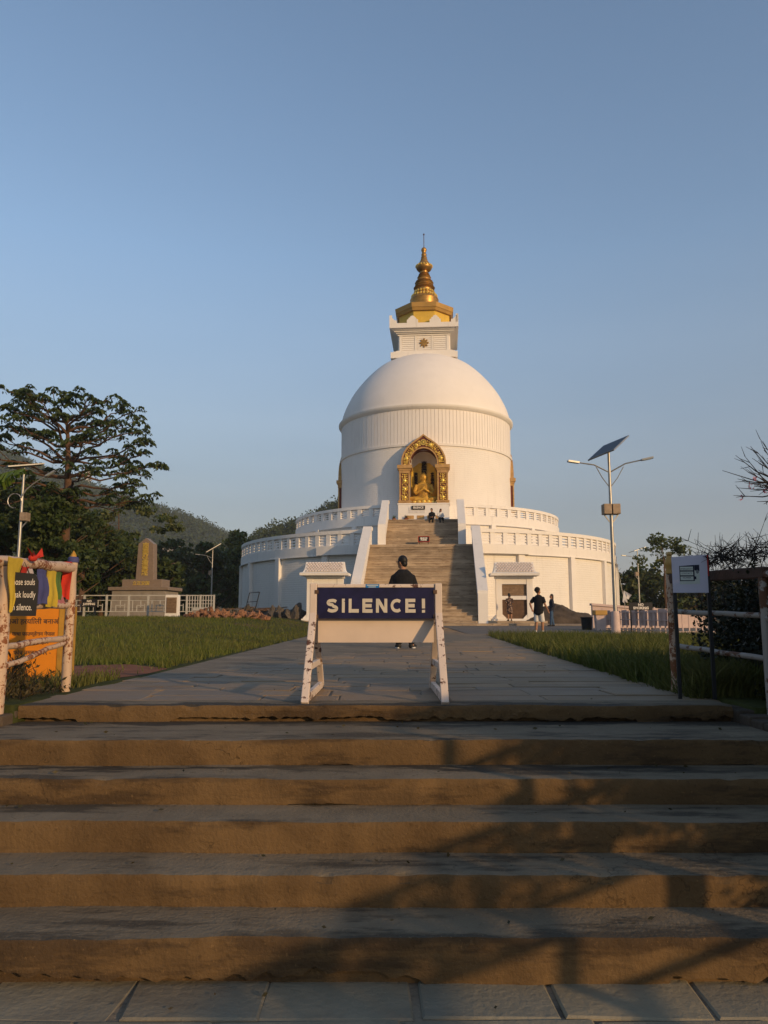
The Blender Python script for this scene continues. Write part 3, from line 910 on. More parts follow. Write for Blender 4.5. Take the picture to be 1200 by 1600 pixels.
# niches on the drum; the front one is the master
FD = 8.25                                                # distance of the frame's face from the axis
def niche(name='niche'):
    b = MB()
    b.box(-2.0, 2.0, -FD-.42, -6.9, 7.9, 9.50)
    b.box(-2.62, 2.62, -FD-.62, -7.2, 7.9, 8.10)
    b.box(-2.06, 2.06, -FD-.46, -7.0, 9.502, 9.60)
    n = b.build(name, M['white_plain'], stupa)
    outer = [(-1.72,12.72),(-1.72,13.05),(-1.66,13.4),(-1.52,13.75),(-1.28,14.1),(-.98,14.42),(-.62,14.7),(-.3,14.92),(0,15.16)]
    inner = [(-1.10,12.72),(-1.09,13.0),(-1.02,13.3),(-.90,13.55),(-.74,13.76),(-.55,13.92),(-.34,14.02),(-.16,14.06),(0,14.08)]
    outer += [(-a, z) for a, z in outer[-2::-1]]; inner += [(-a, z) for a, z in inner[-2::-1]]
    b = MB(); b.strip(outer, inner, -FD, -6.95)
    arch = b.build('arch', M['maroon'], n)
    def off(pl, d):
        out = []
        for i, (a, z) in enumerate(pl):
            p, q = pl[max(0, i-1)], pl[min(len(pl)-1, i+1)]
            tx, tz = q[0]-p[0], q[1]-p[1]; l = math.hypot(tx, tz)
            out.append((a - tz/l*d, z + tx/l*d))
        return out
    b = MB()
    b.strip(off(outer, .06), off(outer, -.07), -FD-.07, -6.95)
    b.strip(off(inner, .09), off(inner, -.012), -FD-.06, -FD+.02)
    b.build('arch_moulding', M['frame_brown'], arch)
    b = MB(); rr = random.Random(3)
    for i in range(len(outer)-1):
        for t in (.25, .75):
            oa = [outer[i][c]*(1-t)+outer[i+1][c]*t for c in (0, 1)]; ia = [inner[i][c]*(1-t)+inner[i+1][c]*t for c in (0, 1)]
            if abs(oa[0]) < .30: continue
            for u in (.30, .5, .70):
                x, z = oa[0]*(1-u)+ia[0]*u, oa[1]*(1-u)+ia[1]*u
                s_ = rr.uniform(.05, .10)
                b.ball((x+rr.uniform(-.03, .03), -FD-.02, z+rr.uniform(-.03, .03)), s_, .06, s_*rr.uniform(.7, 1.3), 6, 4)
    for x, z in ((-.56, 14.32), (.56, 14.32), (-1.36, 13.25), (1.36, 13.25)): b.ball((x, -FD-.03, z), .16, .09, .17, 8, 6)
    b.build('gold_relief', M['gold_bright'], arch, smooth=True, kind='stuff')
    b = MB()
    for k in range(8):
        t = 2*math.pi*k/8
        b.beam((0, 0, 0), (.24*math.sin(t), 0, .24*math.cos(t)), .035, .05, (0, 1, 0))
        t2 = 2*math.pi*(k+1)/8
        b.beam((.22*math.sin(t), 0, .22*math.cos(t)), (.22*math.sin(t2), 0, .22*math.cos(t2)), .05, .06, (0, 1, 0))
    b.ball((0, 0, 0), .07)
    b.build('wheel_emblem', M['gold_bright'], arch, loc=(0, -FD-.05, 14.55))
    pm = None
    for s in (-1, 1):
        if pm is None:
            b = MB(); b.box(-.36, .36, -FD, -6.9, 9.86, 12.06)
            pm = b.mesh('pillar', M['maroon'])
            b = MB()
            for x in (-.36, .36): b.box(x-.065, x+.065, -FD-.055, -FD+.05, 9.862, 12.055)
            b.box(-.47, .47, -FD-.14, -6.9, 9.60, 9.74); b.box(-.52, .52, -FD-.18, -6.9, 9.74+.001, 9.86)
            b.box(-.43, .43, -FD-.08, -6.9, 12.06, 12.30); b.box(-.49, .49, -FD-.12, -6.9, 12.302, 12.44); b.box(-.58, .58, -FD-.20, -6.9, 12.442, 12.72)
            tm = b.mesh('pillar_moulding', M['frame_brown'])
            b = MB(); rr = random.Random(5)
            for k in range(13):
                z = 9.97 + k*.165
                for x in (-.17, 0, .17):
                    s_ = rr.uniform(.055, .085)
                    b.ball((x+rr.uniform(-.03, .03), -FD-.02, z+rr.uniform(-.03, .03)), s_, .06, s_*rr.uniform(.8, 1.3), 6, 4)
                if k % 4 == 1: b.ball((0, -FD-.03, z), .15, .08, .15, 8, 5)
            rm = b.mesh('gold_relief', M['gold_bright'], True)
        p = link('pillar', pm, n, (s*1.50, 0, 0))
        link('pillar_moulding', tm, p); link('gold_relief', rm, p, kind='stuff')
    return n
nf = niche()
for a in (90, -90):
    c = copy_tree(nf, stupa); c.rotation_euler = (0, 0, R(a)); c.location = (-.64 if a > 0 else .64, 0, 0)
# inside of the front niche: white apse with a pointed gold screen bearing dark script
b = MB()
b.lathe([(1.12, 9.61), (1.12, 12.72), (1.06, 13.2), (.88, 13.62), (.6, 13.92), (.3, 14.05), (.01, 14.1)], 24, (0, -7.0, 0), 90, 270)
b.box(-1.13, -1.10, -FD+.05, -7.0, 9.61, 12.8); b.box(1.10, 1.13, -FD+.05, -7.0, 9.61, 12.8)
b.strip([(-1.12,12.72),(-1.06,13.2),(-.88,13.62),(-.6,13.92),(-.3,14.05),(0,14.1),(.3,14.05),(.6,13.92),(.88,13.62),(1.06,13.2),(1.12,12.72)], [(-1.2,12.72),(-1.14,13.24),(-.95,13.7),(-.64,14.02),(-.3,14.16),(0,14.2),(.3,14.16),(.64,14.02),(.95,13.7),(1.14,13.24),(1.2,12.72)], -7.9, -6.98)
b.box(-1.12, 1.12, -FD, -5.9, 9.59, 9.615)
b.build('apse', M['white_plain'], nf)
b = MB()
vs, fs = [], []
for k in range(25):
    t = R(90 + 180*k/24)
    x, y_ = 1.06*math.sin(t), -7.02 - 1.06*math.cos(t)
    top = 13.75 - 1.05*abs(x)/1.06
    vs += [(x, y_, 9.62), (x, y_, top), (x*.97, y_-.03, top), (x*.97, y_-.03, 9.62)]
for k in range(24):
    a = 4*k; fs += [(a+i, a+(i+1) % 4, a+4+(i+1) % 4, a+4+i) for i in range(4)]
b.add(vs, fs); gs = b.build('gold_screen', M['gold_screen'], nf)
for x, y_, rz, s_, sz, z in ((-.66, -6.40, 36, '南無妙法蓮', .33, 11.75), (0, -6.08, 0, '南無妙法', .46, 12.65), (.66, -6.40, -36, '立正安国華', .33, 11.75)):
    text('\n'.join(s_), sz, M['ink'], gs, (x, y_, z), (R(90), 0, R(rz)), depth=.02, bold=.014, line=.82)
# shelf details on the plinth
for x in (-1.05, -.25, .55, 1.2):
    MB().box(x-.28, x+.28, -FD-.45, -FD-.40, 8.35, 8.62).build('recess_panel', M['frame_brown'], nf)
MB().box(-1.2, .1, -FD-.44, -FD-.405, 8.8, 9.3).build('wall_tablet', M['house_white'], nf)

# small things at the head of the stairs, in the stupa's frame
SM = Matrix.Translation((3.75, 68, 0)) @ Matrix.Rotation(R(-AX), 4, 'Z')
def sp_(x, y_, z): return SM @ Vector((x, y_, z))
def board_sign(name, loc, w, h, legs, s, size, label, rz=0, frame=None, mat='black_board', bold=.01, lm='chalk', group=None, line=.9):
    o = empty(name, loc, rz, label, 'sign', group)
    MB().box(-w/2, w/2, -.02, .02, legs, legs+h).build('board', M[mat], o)
    if frame:
        b = MB()
        for a in ((-w/2-.03, w/2+.03, -.03, .03, legs-.03, legs), (-w/2-.03, w/2+.03, -.03, .03, legs+h, legs+h+.03), (-w/2-.03, -w/2, -.03, .03, legs, legs+h), (w/2, w/2+.03, -.03, .03, legs, legs+h)): b.box(*a)
        b.build('frame', M[frame], o)
    for sx in (-1, 1):
        if legs > .05: MB().box(sx*(w/2-.06)-.02, sx*(w/2-.06)+.02, -.015, .015, 0, legs).build('leg', M['black_metal'], o)
    text(s, size, M[lm], o, (0, -.024, legs+h/2), bold=bold, line=line)
    return o
board_sign('board_sign', sp_(-.42, -8.73, 9.08), 1.05, .30, 0.0, 'SILENCE', .22, 'small dark board reading SILENCE on the white plinth below the niche', R(-AX))
board_sign('board_sign', sp_(.15, -15.7, 5.56), .72, .34, .30, 'SILENCE\nPLEASE', .13, 'little dark notice on two legs on the landing between the flights', R(-AX), 'cloth_red')
def flower_pot(loc, r_, label, leaf):
    o = empty('flower_pot', loc, 0, label, 'flower pot', 'potted plants at the head of the stairs')
    b = MB(); b.lathe([(.01, 0), (r_*.7, 0), (r_, r_*1.5), (r_*1.1, r_*1.5), (r_*1.1, r_*1.75), (r_*.85, r_*1.75), (.01, r_*1.6)], 14)
    b.build('pot', M['terracotta'], o, smooth=True)
    b = MB()
    for k in range(26):
        a = rnd.uniform(0, 6.28); l = rnd.uniform(.15, .38); e = rnd.uniform(.5, 1.4)
        p = Vector((0, 0, r_*1.6)); q = p + Vector((math.cos(a)*math.cos(e), math.sin(a)*math.cos(e), math.sin(e)))*l
        w = Vector((-math.sin(a), math.cos(a), 0))*.035
        m_ = (p+q)/2
        b.add([p, m_+w, q, m_-w], [(0, 1, 2, 3)])
    b.build('foliage', leaf, o, fix=False)
flower_pot(sp_(-2.3, -9.0, 8.1), .15, 'terracotta pot with a spreading plant at the left end of the plinth', M['leaf_mid'])
flower_pot(sp_(-1.35, -8.82, 8.1), .17, 'terracotta pot with red-leaved plant below the left pillar', M['leaf_shrub'])
flower_pot(sp_(.5, -8.82, 8.1), .13, 'small terracotta pot beside the seated couple', M['leaf_shrub'])

# ------------------------------------------------------------------ rounded bodies (lofts fused into one skin)
def ring(c, rx, ry, n=16, q=None):
    out = []
    for k in range(n):
        t = 2*math.pi*k/n
        p = Vector((rx*math.cos(t), ry*math.sin(t), 0))
        if q: p = q @ p
        out.append(Vector(c)+p)
    return out

def limb(b, pts, n=12):
    """pts: (position, radius across, radius deep)"""
    P = [Vector(p[0]) for p in pts]
    rings = []
    for i, p in enumerate(pts):
        d = (P[min(i+1, len(P)-1)] - P[max(0, i-1)]).normalized()
        x = Vector((1, 0, 0)) - d*d.x
        if x.length < .15: x = Vector((0, 1, 0)) - d*d.y
        x.normalize(); y_ = d.cross(x)
        rings.append([P[i] + x*math.cos(2*math.pi*k/n)*p[1] + y_*math.sin(2*math.pi*k/n)*(p[2] if len(p) > 2 else p[1]) for k in range(n)])
    # round both ends
    def cap(i, j):
        d = (P[i]-P[j]).normalized(); r_ = pts[i][1]*.5
        return [P[i] + d*r_*.7 + (q-P[i])*.6 for q in rings[i]]
    b.loft([cap(0, 1)] + rings + [cap(-1, -2)])

def fuse(b, name, mat, parent, voxel, smooth_it=4, **kw):
    o = b.build(name, mat, parent, smooth='all')
    m_ = o.modifiers.new('fuse', 'REMESH'); m_.mode = 'VOXEL'; m_.voxel_size = voxel; m_.use_smooth_shade = True
    s_ = o.modifiers.new('soften', 'SMOOTH'); s_.factor = .5; s_.iterations = smooth_it
    bpy.context.view_layer.update()
    me = bpy.data.meshes.new_from_object(o.evaluated_get(bpy.context.evaluated_depsgraph_get()))
    o.modifiers.clear()
    old = o.data; o.data = me; me.name = name; bpy.data.meshes.remove(old)
    me.polygons.foreach_set('use_smooth', [True]*len(me.polygons))
    return o

# gilded seated Buddha in the front niche
bud = empty('buddha_statue', sp_(0, -7.35, 9.62), R(-AX), 'gilded Buddha seated cross-legged inside the arched front niche', 'statue')
b = MB()
limb(b, [((0, 0, .45), .52, .36), ((0, .02, .75), .40, .28), ((0, .03, 1.1), .42, .27), ((0, .03, 1.35), .50, .28), ((0, .03, 1.55), .36, .22), ((0, .02, 1.66), .17, .15)], 20)
limb(b, [((0, .02, 1.55), .15, .15), ((0, .0, 1.78), .13, .13)])
b.ball((0, -.02, 1.98), .215, .22, .27, 16, 12); b.ball((0, .02, 2.22), .13, .13, .12, 12, 8)
b.ball((0, -.235, 1.95), .035, .05, .06)
for s in (-1, 1):
    b.ball((s*.22, .02, 1.93), .035, .06, .13)
    limb(b, [((s*.46, .03, 1.42), .14, .14), ((s*.60, -.02, 1.0), .12, .12), ((s*.52, -.2, .82), .11, .11), ((s*.16, -.38, 1.02), .075, .075), ((s*.05, -.42, 1.12), .06, .05)])
    for k in range(4): limb(b, [((s*.08, -.42, 1.06+.03*k), .018), ((s*-.04, -.46, 1.12+.04*k), .016), ((s*-.08, -.45, 1.2+.04*k), .013)], 6)
    limb(b, [((s*.10, -.40, 1.02), .02), ((s*.05, -.47, 1.0), .016)], 6)
    limb(b, [((s*.30, -.05, .45), .24, .2), ((s*.86, -.28, .40), .19, .17), ((s*.55, -.56, .36), .15, .13), ((-s*.20, -.58, .34), .10, .09), ((-s*.42, -.5, .36), .07, .05)])
fuse(b, 'body', M['gold_statue'], bud, .026, 3)
b = MB()
for k in range(9): 
    z = .55+.095*k
    b.tube([(-.36+.02*k, -.30, z+.1), (-.05, -.36, z-.03+.02*k), (.3, -.28, z+.22)], .014, 5)
b.build('robe_fold', M['gold_metal'], bud)
b = MB(); b.lathe([(.01, 0), (.95, 0), (.98, .08), (.86, .14), (.86, .2), (.95, .26), (.9, .30), (.01, .3)], 32)
lb = b.build('lotus_base', M['gold_statue'], bud, smooth=True)
for k in range(18):
    t = 2*math.pi*k/18
    MB().ball((.92*math.sin(t), -.92*math.cos(t)*.95, .17), .13, .1, .13, 8, 6).build('petal', M['gold_bright'], lb, smooth=True)
lb.scale = (1.0, .8, 1)
bud.scale = (1.2, 1.0, 1.14)

# ------------------------------------------------------------------ platform, shelters, mounds
plat = tag(MB().prism([(-5.2, 43.6), (9.2, 43.6), (9.2, 56), (-5.2, 56)], .0, .50, 'z').build('platform', M['concrete'], bevel=.03), kind='structure')
plat2 = tag(MB().prism([(1.2, 42.4), (8.2, 42.4), (8.2, 43.59), (1.2, 43.59)], .0, .36, 'z').build('low_platform', M['concrete'], bevel=.03), kind='structure')
tag(MB().prism([(8.21, 42.7), (12.6, 41.5), (12.6, 44.5), (9.21, 44.5), (8.21, 43.58)], .0, .33, 'z').build('low_platform', M['concrete'], bevel=.03), kind='structure')
cm = None
for j, (xa, xb, y_, z0, z1) in enumerate(((1.2, 8.2, 42.385, .14, .35), (-5.2, 9.2, 43.585, .36, .49))):
    x = xa
    while x < xb-.2:
        w = min(rnd.uniform(.7, 1.3), xb-x)
        MB().box(x+.01, x+w-.01, y_-.03, y_, z0, z1).build('facing_stone', M['stair_stone'], plat)
        x += w

def shelter():
    o = empty('notice_shelter', (0, 0, 0))
    W = M['white_plain']
    b = MB()
    for s in (-1, 1):
        xa, xb = sorted((s*.72, s*1.06))
        b.prism([(xa, .12), (xb, .12), (xb, 2.45), (xa, 2.45)], -.2, .2)
        f = [(s*.72, .12), (s*.50, .12), (s*.50, .16), (s*.72, .38)]; g = [(s*1.06, .12), (s*1.28, .12), (s*1.28, .16), (s*1.06, .38)]
        for poly in (f, g): b.prism(poly, -.18, .18)
    b.box(-1.35, 1.35, -.3, .3, 0, .12)
    fr = b.build('frame', W, o)
    b = MB(); b.box(-.72, .72, -.15, .15, 1.22, 1.44); b.box(-.72, .72, -.17, .17, 2.12, 2.45); b.box(-1.12, 1.12, -.3, .3, 2.45, 2.6)
    b.box(-.60, .60, -.155, -.10, 2.12, 2.2)
    b.build('beam', W, o)
    MB().box(-.72, .72, -.03, .03, 1.44, 2.12).build('notice_board', M['dark_wood'], o)
    bd = o.children[-1]
    for k in range(5): MB().box(-.70, .70, -.045, -.031, 1.46+.132*k, 1.585+.132*k).build('slat', M['plaque'], bd)
    b = MB()
    b.prism([(-.72, .12), (.72, .12), (.72, 1.22), (-.72, 1.22)], -.04, .04)
    b.build('lower_panel', M['dark_wood'], o)
    # roof with flared eaves
    rings = []
    for hx, hy, z in ((1.40, .72, 2.60), (1.42, .74, 2.74), (1.24, .60, 2.80), (1.16, .50, 2.95), (1.13, .34, 3.18), (1.12, .20, 3.40)):
        rings.append([Vector((-hx, -hy, z)), Vector((hx, -hy, z)), Vector((hx, hy, z)), Vector((-hx, hy, z))])
    b = MB(); b.loft(rings); rf = b.build('roof', W, o)
    b = MB()
    for s in (-1, 1):
        for r_ in range(6):
            t0, t1 = r_/6, (r_+1)/6
            for k in range(13):
                x = -1.1 + 2.2*(k + (.5 if r_ % 2 else 0))/13 + .02
                if x > 1.0: continue
                ya = lambda t: s*(.60-.42*t)
                za = lambda t: 2.83+.57*t
                b.add([(x, ya(t0)+s*.035, za(t0)), (x+.075, ya(t0)+s*.03, za(t0)+.06), (x+.15, ya(t0)+s*.035, za(t0)), (x+.15, ya(t1)+s*.008, za(t1)), (x, ya(t1)+s*.008, za(t1))], [(0, 2, 1), (0, 1, 4), (1, 2, 3), (1, 3, 4)])
    b.build('roof_tiles', M['tile_white'], rf, kind='stuff', fix=False)
    return o
sh = shelter(); sh.location = (7.62, 45.2, .50); sh.rotation_euler = (0, 0, R(-3))
tag(sh, 'white notice shelter with tiled roof and board, the one right of the stairs', 'shelter', 'white notice shelters at the foot of the stairs')
sh2 = copy_tree(sh); sh2.location = (-3.42, 45.0, .50); sh2.rotation_euler = (0, 0, R(-4))
tag(sh2, 'white notice shelter with tiled roof mostly hidden behind the big silence sign', 'shelter')

def rock_mesh(name, r_, mat, seed, sub=2, flat=.7, rough=.35):
    import bmesh
    bm = bmesh.new(); bmesh.ops.create_icosphere(bm, subdivisions=sub, radius=1)
    for v in bm.verts:
        k = 1 + rough*noise.noise(v.co*1.6 + Vector((seed*7.1, 0, 0))) + rough*.4*noise.noise(v.co*4 + Vector((0, seed*3.3, 0)))
        v.co *= k*r_; v.co.z *= flat
    me = bpy.data.meshes.new(name); bm.to_mesh(me); bm.free(); me.materials.append(mat)
    return me
# dark earth mound against the wall
import bmesh
V, F = [], []
gx, gy = 56, 30
for j in range(gy+1):
    for i in range(gx+1):
        u, v = i/gx, j/gy
        x, y_ = 8.0 + 4.9*u, 44.2 + 4.4*v
        e = max(0, 1-((u-.5)/.5)**2)**.6 * max(0, 1-((v-.5)/.5)**2)**.7
        pk = .70 + .30*math.exp(-((u-.42)/.22)**2)
        z = .32 + 1.12*e*pk*(1 + .25*noise.noise(Vector((x*1.1, y_*1.1, 1)))) + e*.10*noise.noise(Vector((x*3.5, y_*3.5, 2)))+ e*.05*noise.noise(Vector((x*9, y_*9, 2)))
        V.append((x, y_, z - (.12 if e < .01 else 0)))
F = [(j*(gx+1)+i, j*(gx+1)+i+1, (j+1)*(gx+1)+i+1, (j+1)*(gx+1)+i) for j in range(gy) for i in range(gx)]
tag(link('earth_mound', np_mesh('earth_mound', V, F, M['mud'], True)), 'rounded mound of dark earth against the sunlit right wall', 'mound')

# heap of broken reddish stone on the grass, left
heap = empty('stone_heap', (0, 0, 0), 0, 'low heap of broken reddish stones at the edge of the left lawn', 'stone heap')
rms = [rock_mesh('stone', 1, M['brick_stone'], k, 1, .7, .75) for k in range(8)]
for k in range(260):
    t = rnd.random()
    x = -8.75 + 3.6*t; e = (.62*math.exp(-((t-.3)/.2)**2) + .42*math.exp(-((t-.78)/.2)**2) + .12)
    y_ = 34.2 + rnd.gauss(0, .35)
    s_ = rnd.uniform(.05, .145)
    z = gz(x, y_) + max(0, e*.62*(1-abs(y_-34.2)/1.1))*rnd.uniform(.2, 1)
    o = link('stone', rnd.choice(rms), heap, (x, y_, z), (rnd.uniform(0, 6), rnd.uniform(0, 6), rnd.uniform(0, 6)))
    o.scale = (s_*rnd.uniform(.7, 1.5), s_, s_*rnd.uniform(.5, .9))
# dark building rubble at the foot of the left wall
rub = empty('rubble_pile', (0, 0, 0), 0, 'dark pile of rubble, planks and blocks along the foot of the left wall', 'rubble')
rms = [rock_mesh('block', 1, M['rubble'], 20+k, 2, .8, .5) for k in range(6)]
for k in range(46):
    x = rnd.uniform(-9.6, -4.9); y_ = 46.6 + rnd.gauss(0, .55); s_ = rnd.uniform(.2, .52)
    o = link('block', rnd.choice(rms), rub, (x, y_, .52 + rnd.uniform(0, .38)), (rnd.uniform(0, 6), rnd.uniform(0, 6), rnd.uniform(0, 6)))
    o.scale = (s_*rnd.uniform(.8, 1.7), s_, s_*rnd.uniform(.6, 1))
for k in range(12):
    x = rnd.uniform(-9.2, -6.2); y_ = rnd.uniform(46.0, 47.4); a = rnd.uniform(-.25, .25); l = rnd.uniform(1.2, 2.6)
    MB().beam((x-l/2, y_-a, 1.0+rnd.uniform(-.2, .25)), (x+l/2, y_+a, 1.0+rnd.uniform(-.15, .35)), .16, .05).build('plank', M['dark_wood'], rub)
b = MB()
b.tube([(-8.3, 46.2, 1.0), (-8.05, 46.2, 2.15), (-7.45, 46.2, 2.2)], .03, 5); b.tube([(-7.45, 46.2, 2.2), (-7.7, 46.2, 1.1)], .03, 5); b.tube([(-8.2, 46.2, 1.6), (-7.6, 46.2, 1.65)], .02, 5)
b.build('metal_stand', M['black_metal'], rub)

# ------------------------------------------------------------------ the monument, its railing and tablet
mon = empty('stone_monument', (-14.2, 46, .7), R(-6), 'tall stone stele with gilded vertical script on a stepped plinth', 'monument')
b = MB(); b.prism([(-.56, 2.1), (.56, 2.1), (.47, 4.35), (.0, 4.72), (-.47, 4.35)], -.28, .28); b.build('stele', M['tablet'], mon, bevel=.02)
MB().box(-1.22, 1.22, -.62, .62, 1.76, 2.22).build('base_block', M['tablet'], mon, bevel=.02)
MB().box(-1.82, 1.82, -1.15, 1.15, 1.56, 1.757).build('ledge', M['tablet'], mon, bevel=.02)
b = MB()
for i, (z0, z1) in enumerate(((-.5, .0), (.0, .5), (.5, 1.0), (1.0, 1.555))):
    f = lambda z: 1.70 - .05*(z-.0) + (0 if z > 0 else .1)
    n = 5
    for k in range(n):
        off = .5 if i % 2 else 0
        xa = -1 + 2*(k-off*.5)/n; xb = -1 + 2*(k+1-off*.5)/n
        if k == n-1: xb = 1
        if k == 0: xa = -1
        bb = MB(); bb.prism([(xa*f(z0)+.006, z0+.006), (xb*f(z0)-.006, z0+.006), (xb*f(z1)-.006, z1-.004), (xa*f(z1)+.006, z1-.004)], -1.02, 1.02)
        bb.build('granite_block', M['granite'], mon, bevel=.012)
text('\n'.join('南無妙法蓮華經'), .40, M['gold_bright'], mon, (.0, -.292, 3.42), (R(90), 0, 0), depth=.012, bold=.012, line=.66)
text('立正安国', .26, M['gold_bright'], mon, (-.05, -.632, 1.98), (R(90), 0, 0), depth=.01, bold=.004)

lr = empty('white_railing', (0, 0, 0), 0, 'long white metal railing with squared openings in front of the stone stele', 'railing')
px = [-17.6, -16.55, -15.5, -14.35, -13.2, -12.2, -11.2, -10.2, -9.5, -8.8]
for i, x in enumerate(px):
    z = .68
    MB().box(x-.045, x+.045, 39.95, 40.05, z-.1, z+1.16).build('post', M['rail_white'], lr)
    if i < len(px)-1:
        x1 = px[i+1]
        for zz, h in ((z+1.10, .05), (z+.28, .04), (z+.86, .03)):
            MB().box(x+.046, x1-.046, 39.98, 40.02, zz, zz+h).build('rail', M['rail_white'], lr)
        if x < -10.5:
            for q, (u0, za, zb) in enumerate(((.2, .30, .86), (.42, .30, .62), (.62, .50, .86), (.82, .30, .70))):
                xx = x + (x1-x)*u0
                MB().box(xx-.02, xx+.02, 39.985, 40.015, z+za+.02, z+zb).build('bar', M['rail_white'], lr)
            MB().box(x+(x1-x)*.42, x+(x1-x)*.82, 39.985, 40.015, z+.60, z+.635).build('bar', M['rail_white'], lr)
        else:
            for q in range(1, 5):
                xx = x + (x1-x)*q/5
                MB().box(xx-.02, xx+.02, 39.985, 40.015, z+.32, z+1.1).build('bar', M['rail_white'], lr)
            for q in (.50, .68): MB().box(x+.046, x1-.046, 39.98, 40.02, z+q, z+q+.03).build('bar', M['rail_white'], lr)
tag(MB().box(-18.5, -8.6, 39.7, 40.3, .3, .64).build('railing_kerb', M['mud']), kind='structure')
board_sign('board_sign', (-15.2, 39.88, .68), .80, .38, .56, 'NO\nJUMPING', .155, 'small black notice reading NO JUMPING on the white railing', 0, bold=.006, line=.95)

tb = empty('stone_tablet', (-10.55, 38.6, .62), R(-4), 'white framed upright tablet with a brown inscribed plaque beside the stone heap', 'tablet')
MB().prism([(-.36, 0), (.36, 0), (.33, .25), (.33, 1.12), (.29, 1.17), (-.29, 1.17), (-.33, 1.12), (-.33, .25)], -.16, .16).build('frame', M['white_plain'], tb, bevel=.015)
MB().box(-.26, .26, -.185, -.16, .27, 1.04).build('plaque', M['plaque'], tb)
b = MB()
for k in range(9): b.box(-.22, .22-rnd.uniform(0, .1), -.19, -.186, .33+.075*k, .35+.075*k)
b.build('inscription', M['dark_wood'], tb, kind='stuff')
tb2 = empty('meter_box', (-9.0, 37.6, .62), 0, 'small pale concrete box standing at the right end of the railing', 'box')
MB().box(-.25, .25, -.2, .2, 0, .5).build('body', M['rail_white'], tb2, bevel=.02); MB().box(-.2, .2, -.22, -.2, .1, .4).build('door', M['granite'], tb2)

# ------------------------------------------------------------------ right hand wall, picket railing, pillar, bin
rw = empty('boundary_wall', (0, 0, 0), 0, 'pinkish white boundary wall with peeling top behind the picket railing', 'wall')
b = MB()
top = lambda x: 1.27 - (x-10)*.075
b.prism([(9.7, -.1), (15, -.1), (15, top(15)-.08), (9.7, top(9.7)-.08)], 36.0, 36.25); b.build('wall', M['old_pink'], rw)
b = MB(); b.prism([(9.65, top(9.65)-.078), (15.05, top(15.05)-.078), (15.05, top(15.05)+.02), (9.65, top(9.65)+.02)], 35.93, 36.32); b.build('coping', M['old_pink'], rw)
pr = empty('picket_railing', (0, 0, 0), 0, 'pale iron picket railing running from the pillar towards the right fence', 'railing')
A, B = Vector((9.3, 34.6, .10)), Vector((9.9, 26.0, .02))
A, B = Vector((9.45, 33.5, .08)), Vector((10.35, 27.5, .03))
n = 16
for k in range(n+1):
    p = A.lerp(B, k/n)
    h = .98 if k % 4 == 0 else .82
    MB().box(p.x-.022, p.x+.022, p.y-.022, p.y+.022, p.z, p.z+h).build('post' if k % 4 == 0 else 'picket', M['old_pink'], pr)
for z in (.12, .50, .80):
    MB().beam(A+Vector((0, 0, z)), B+Vector((0, 0, z)), .035, .035).build('rail', M['old_pink'], pr)
A2, B2 = B, Vector((12.2, 27.5, .05))
for k in range(1, 8):
    p = A2.lerp(B2, k/8)
    MB().box(p.x-.02, p.x+.02, p.y-.02, p.y+.02, p.z, p.z+.8).build('picket', M['old_pink'], pr)
for z in (.10, .72): MB().beam(A2+Vector((0, 0, z)), B2+Vector((0, 0, z)), .035, .035).build('rail', M['old_pink'], pr)
b = MB(); 
for k in range(8):
    p = A.lerp(B, (k+.5)/8) + Vector((.10, 0, 0)); b.box(p.x-.03, p.x+.05, p.y-.36, p.y+.36, .33, .99-rnd.uniform(0, .08))
b.build('sheet', M['old_pink'], pr)
board_sign('board_sign', (10.02, 30.2, .06), .92, .30, .86, 'NO\nSMOKING', .135, 'small black notice reading NO SMOKING above the picket railing', 0, bold=.006, line=.95)
gp = empty('gate_pillar', (8.97, 32.2, .03), 0, 'short whitewashed pillar with ochre cap beside the tall lamp post', 'pillar')
b = MB(); b.prism([(-.17, 0), (.17, 0), (.21, .72), (-.21, .72)], -.18, .18); b.build('shaft', M['old_pink'], gp)
MB().box(-.25, .25, -.24, .24, .72, .92).build('cap', M['gold_cap'], gp, bevel=.02)
bn = empty('waste_bin', (8.62, 33.0, .03), 0, 'black waste bin standing left of the short whitewashed pillar', 'bin')
b = MB(); b.lathe([(.01, 0), (.20, 0), (.24, .58), (.26, .60), (.26, .64), (.01, .64)], 16); b.build('body', M['black_metal'], bn, smooth=True)
fl = empty('rag_pole', (10.25, 33, .05), 0, 'thin leaning pole with a white rag tied low on it', 'pole')
MB().tube([(.08, 0, 0), (.02, 0, 1.2), (-.22, 0, 2.75)], .014, 5).build('pole', M['steel'], fl)
b = MB()
for k in range(5):
    a = rnd.uniform(-.1, .1)
    b.add([(.0, -.02, 1.75), (.2+a, -.05-.02*k, 1.55), (.13+a*.6, -.06+.02*k, 1.36), (-.04, -.04, 1.5)], [(0, 1, 2, 3)])
    b.add([(-.04, -.04, 1.5), (.06, -.06, 1.48), (.05+a, -.05, 1.22), (.0+a, -.03, 1.28)], [(0, 1, 2, 3)])
b.build('rag', M['cloth_white'], fl, fix=False)

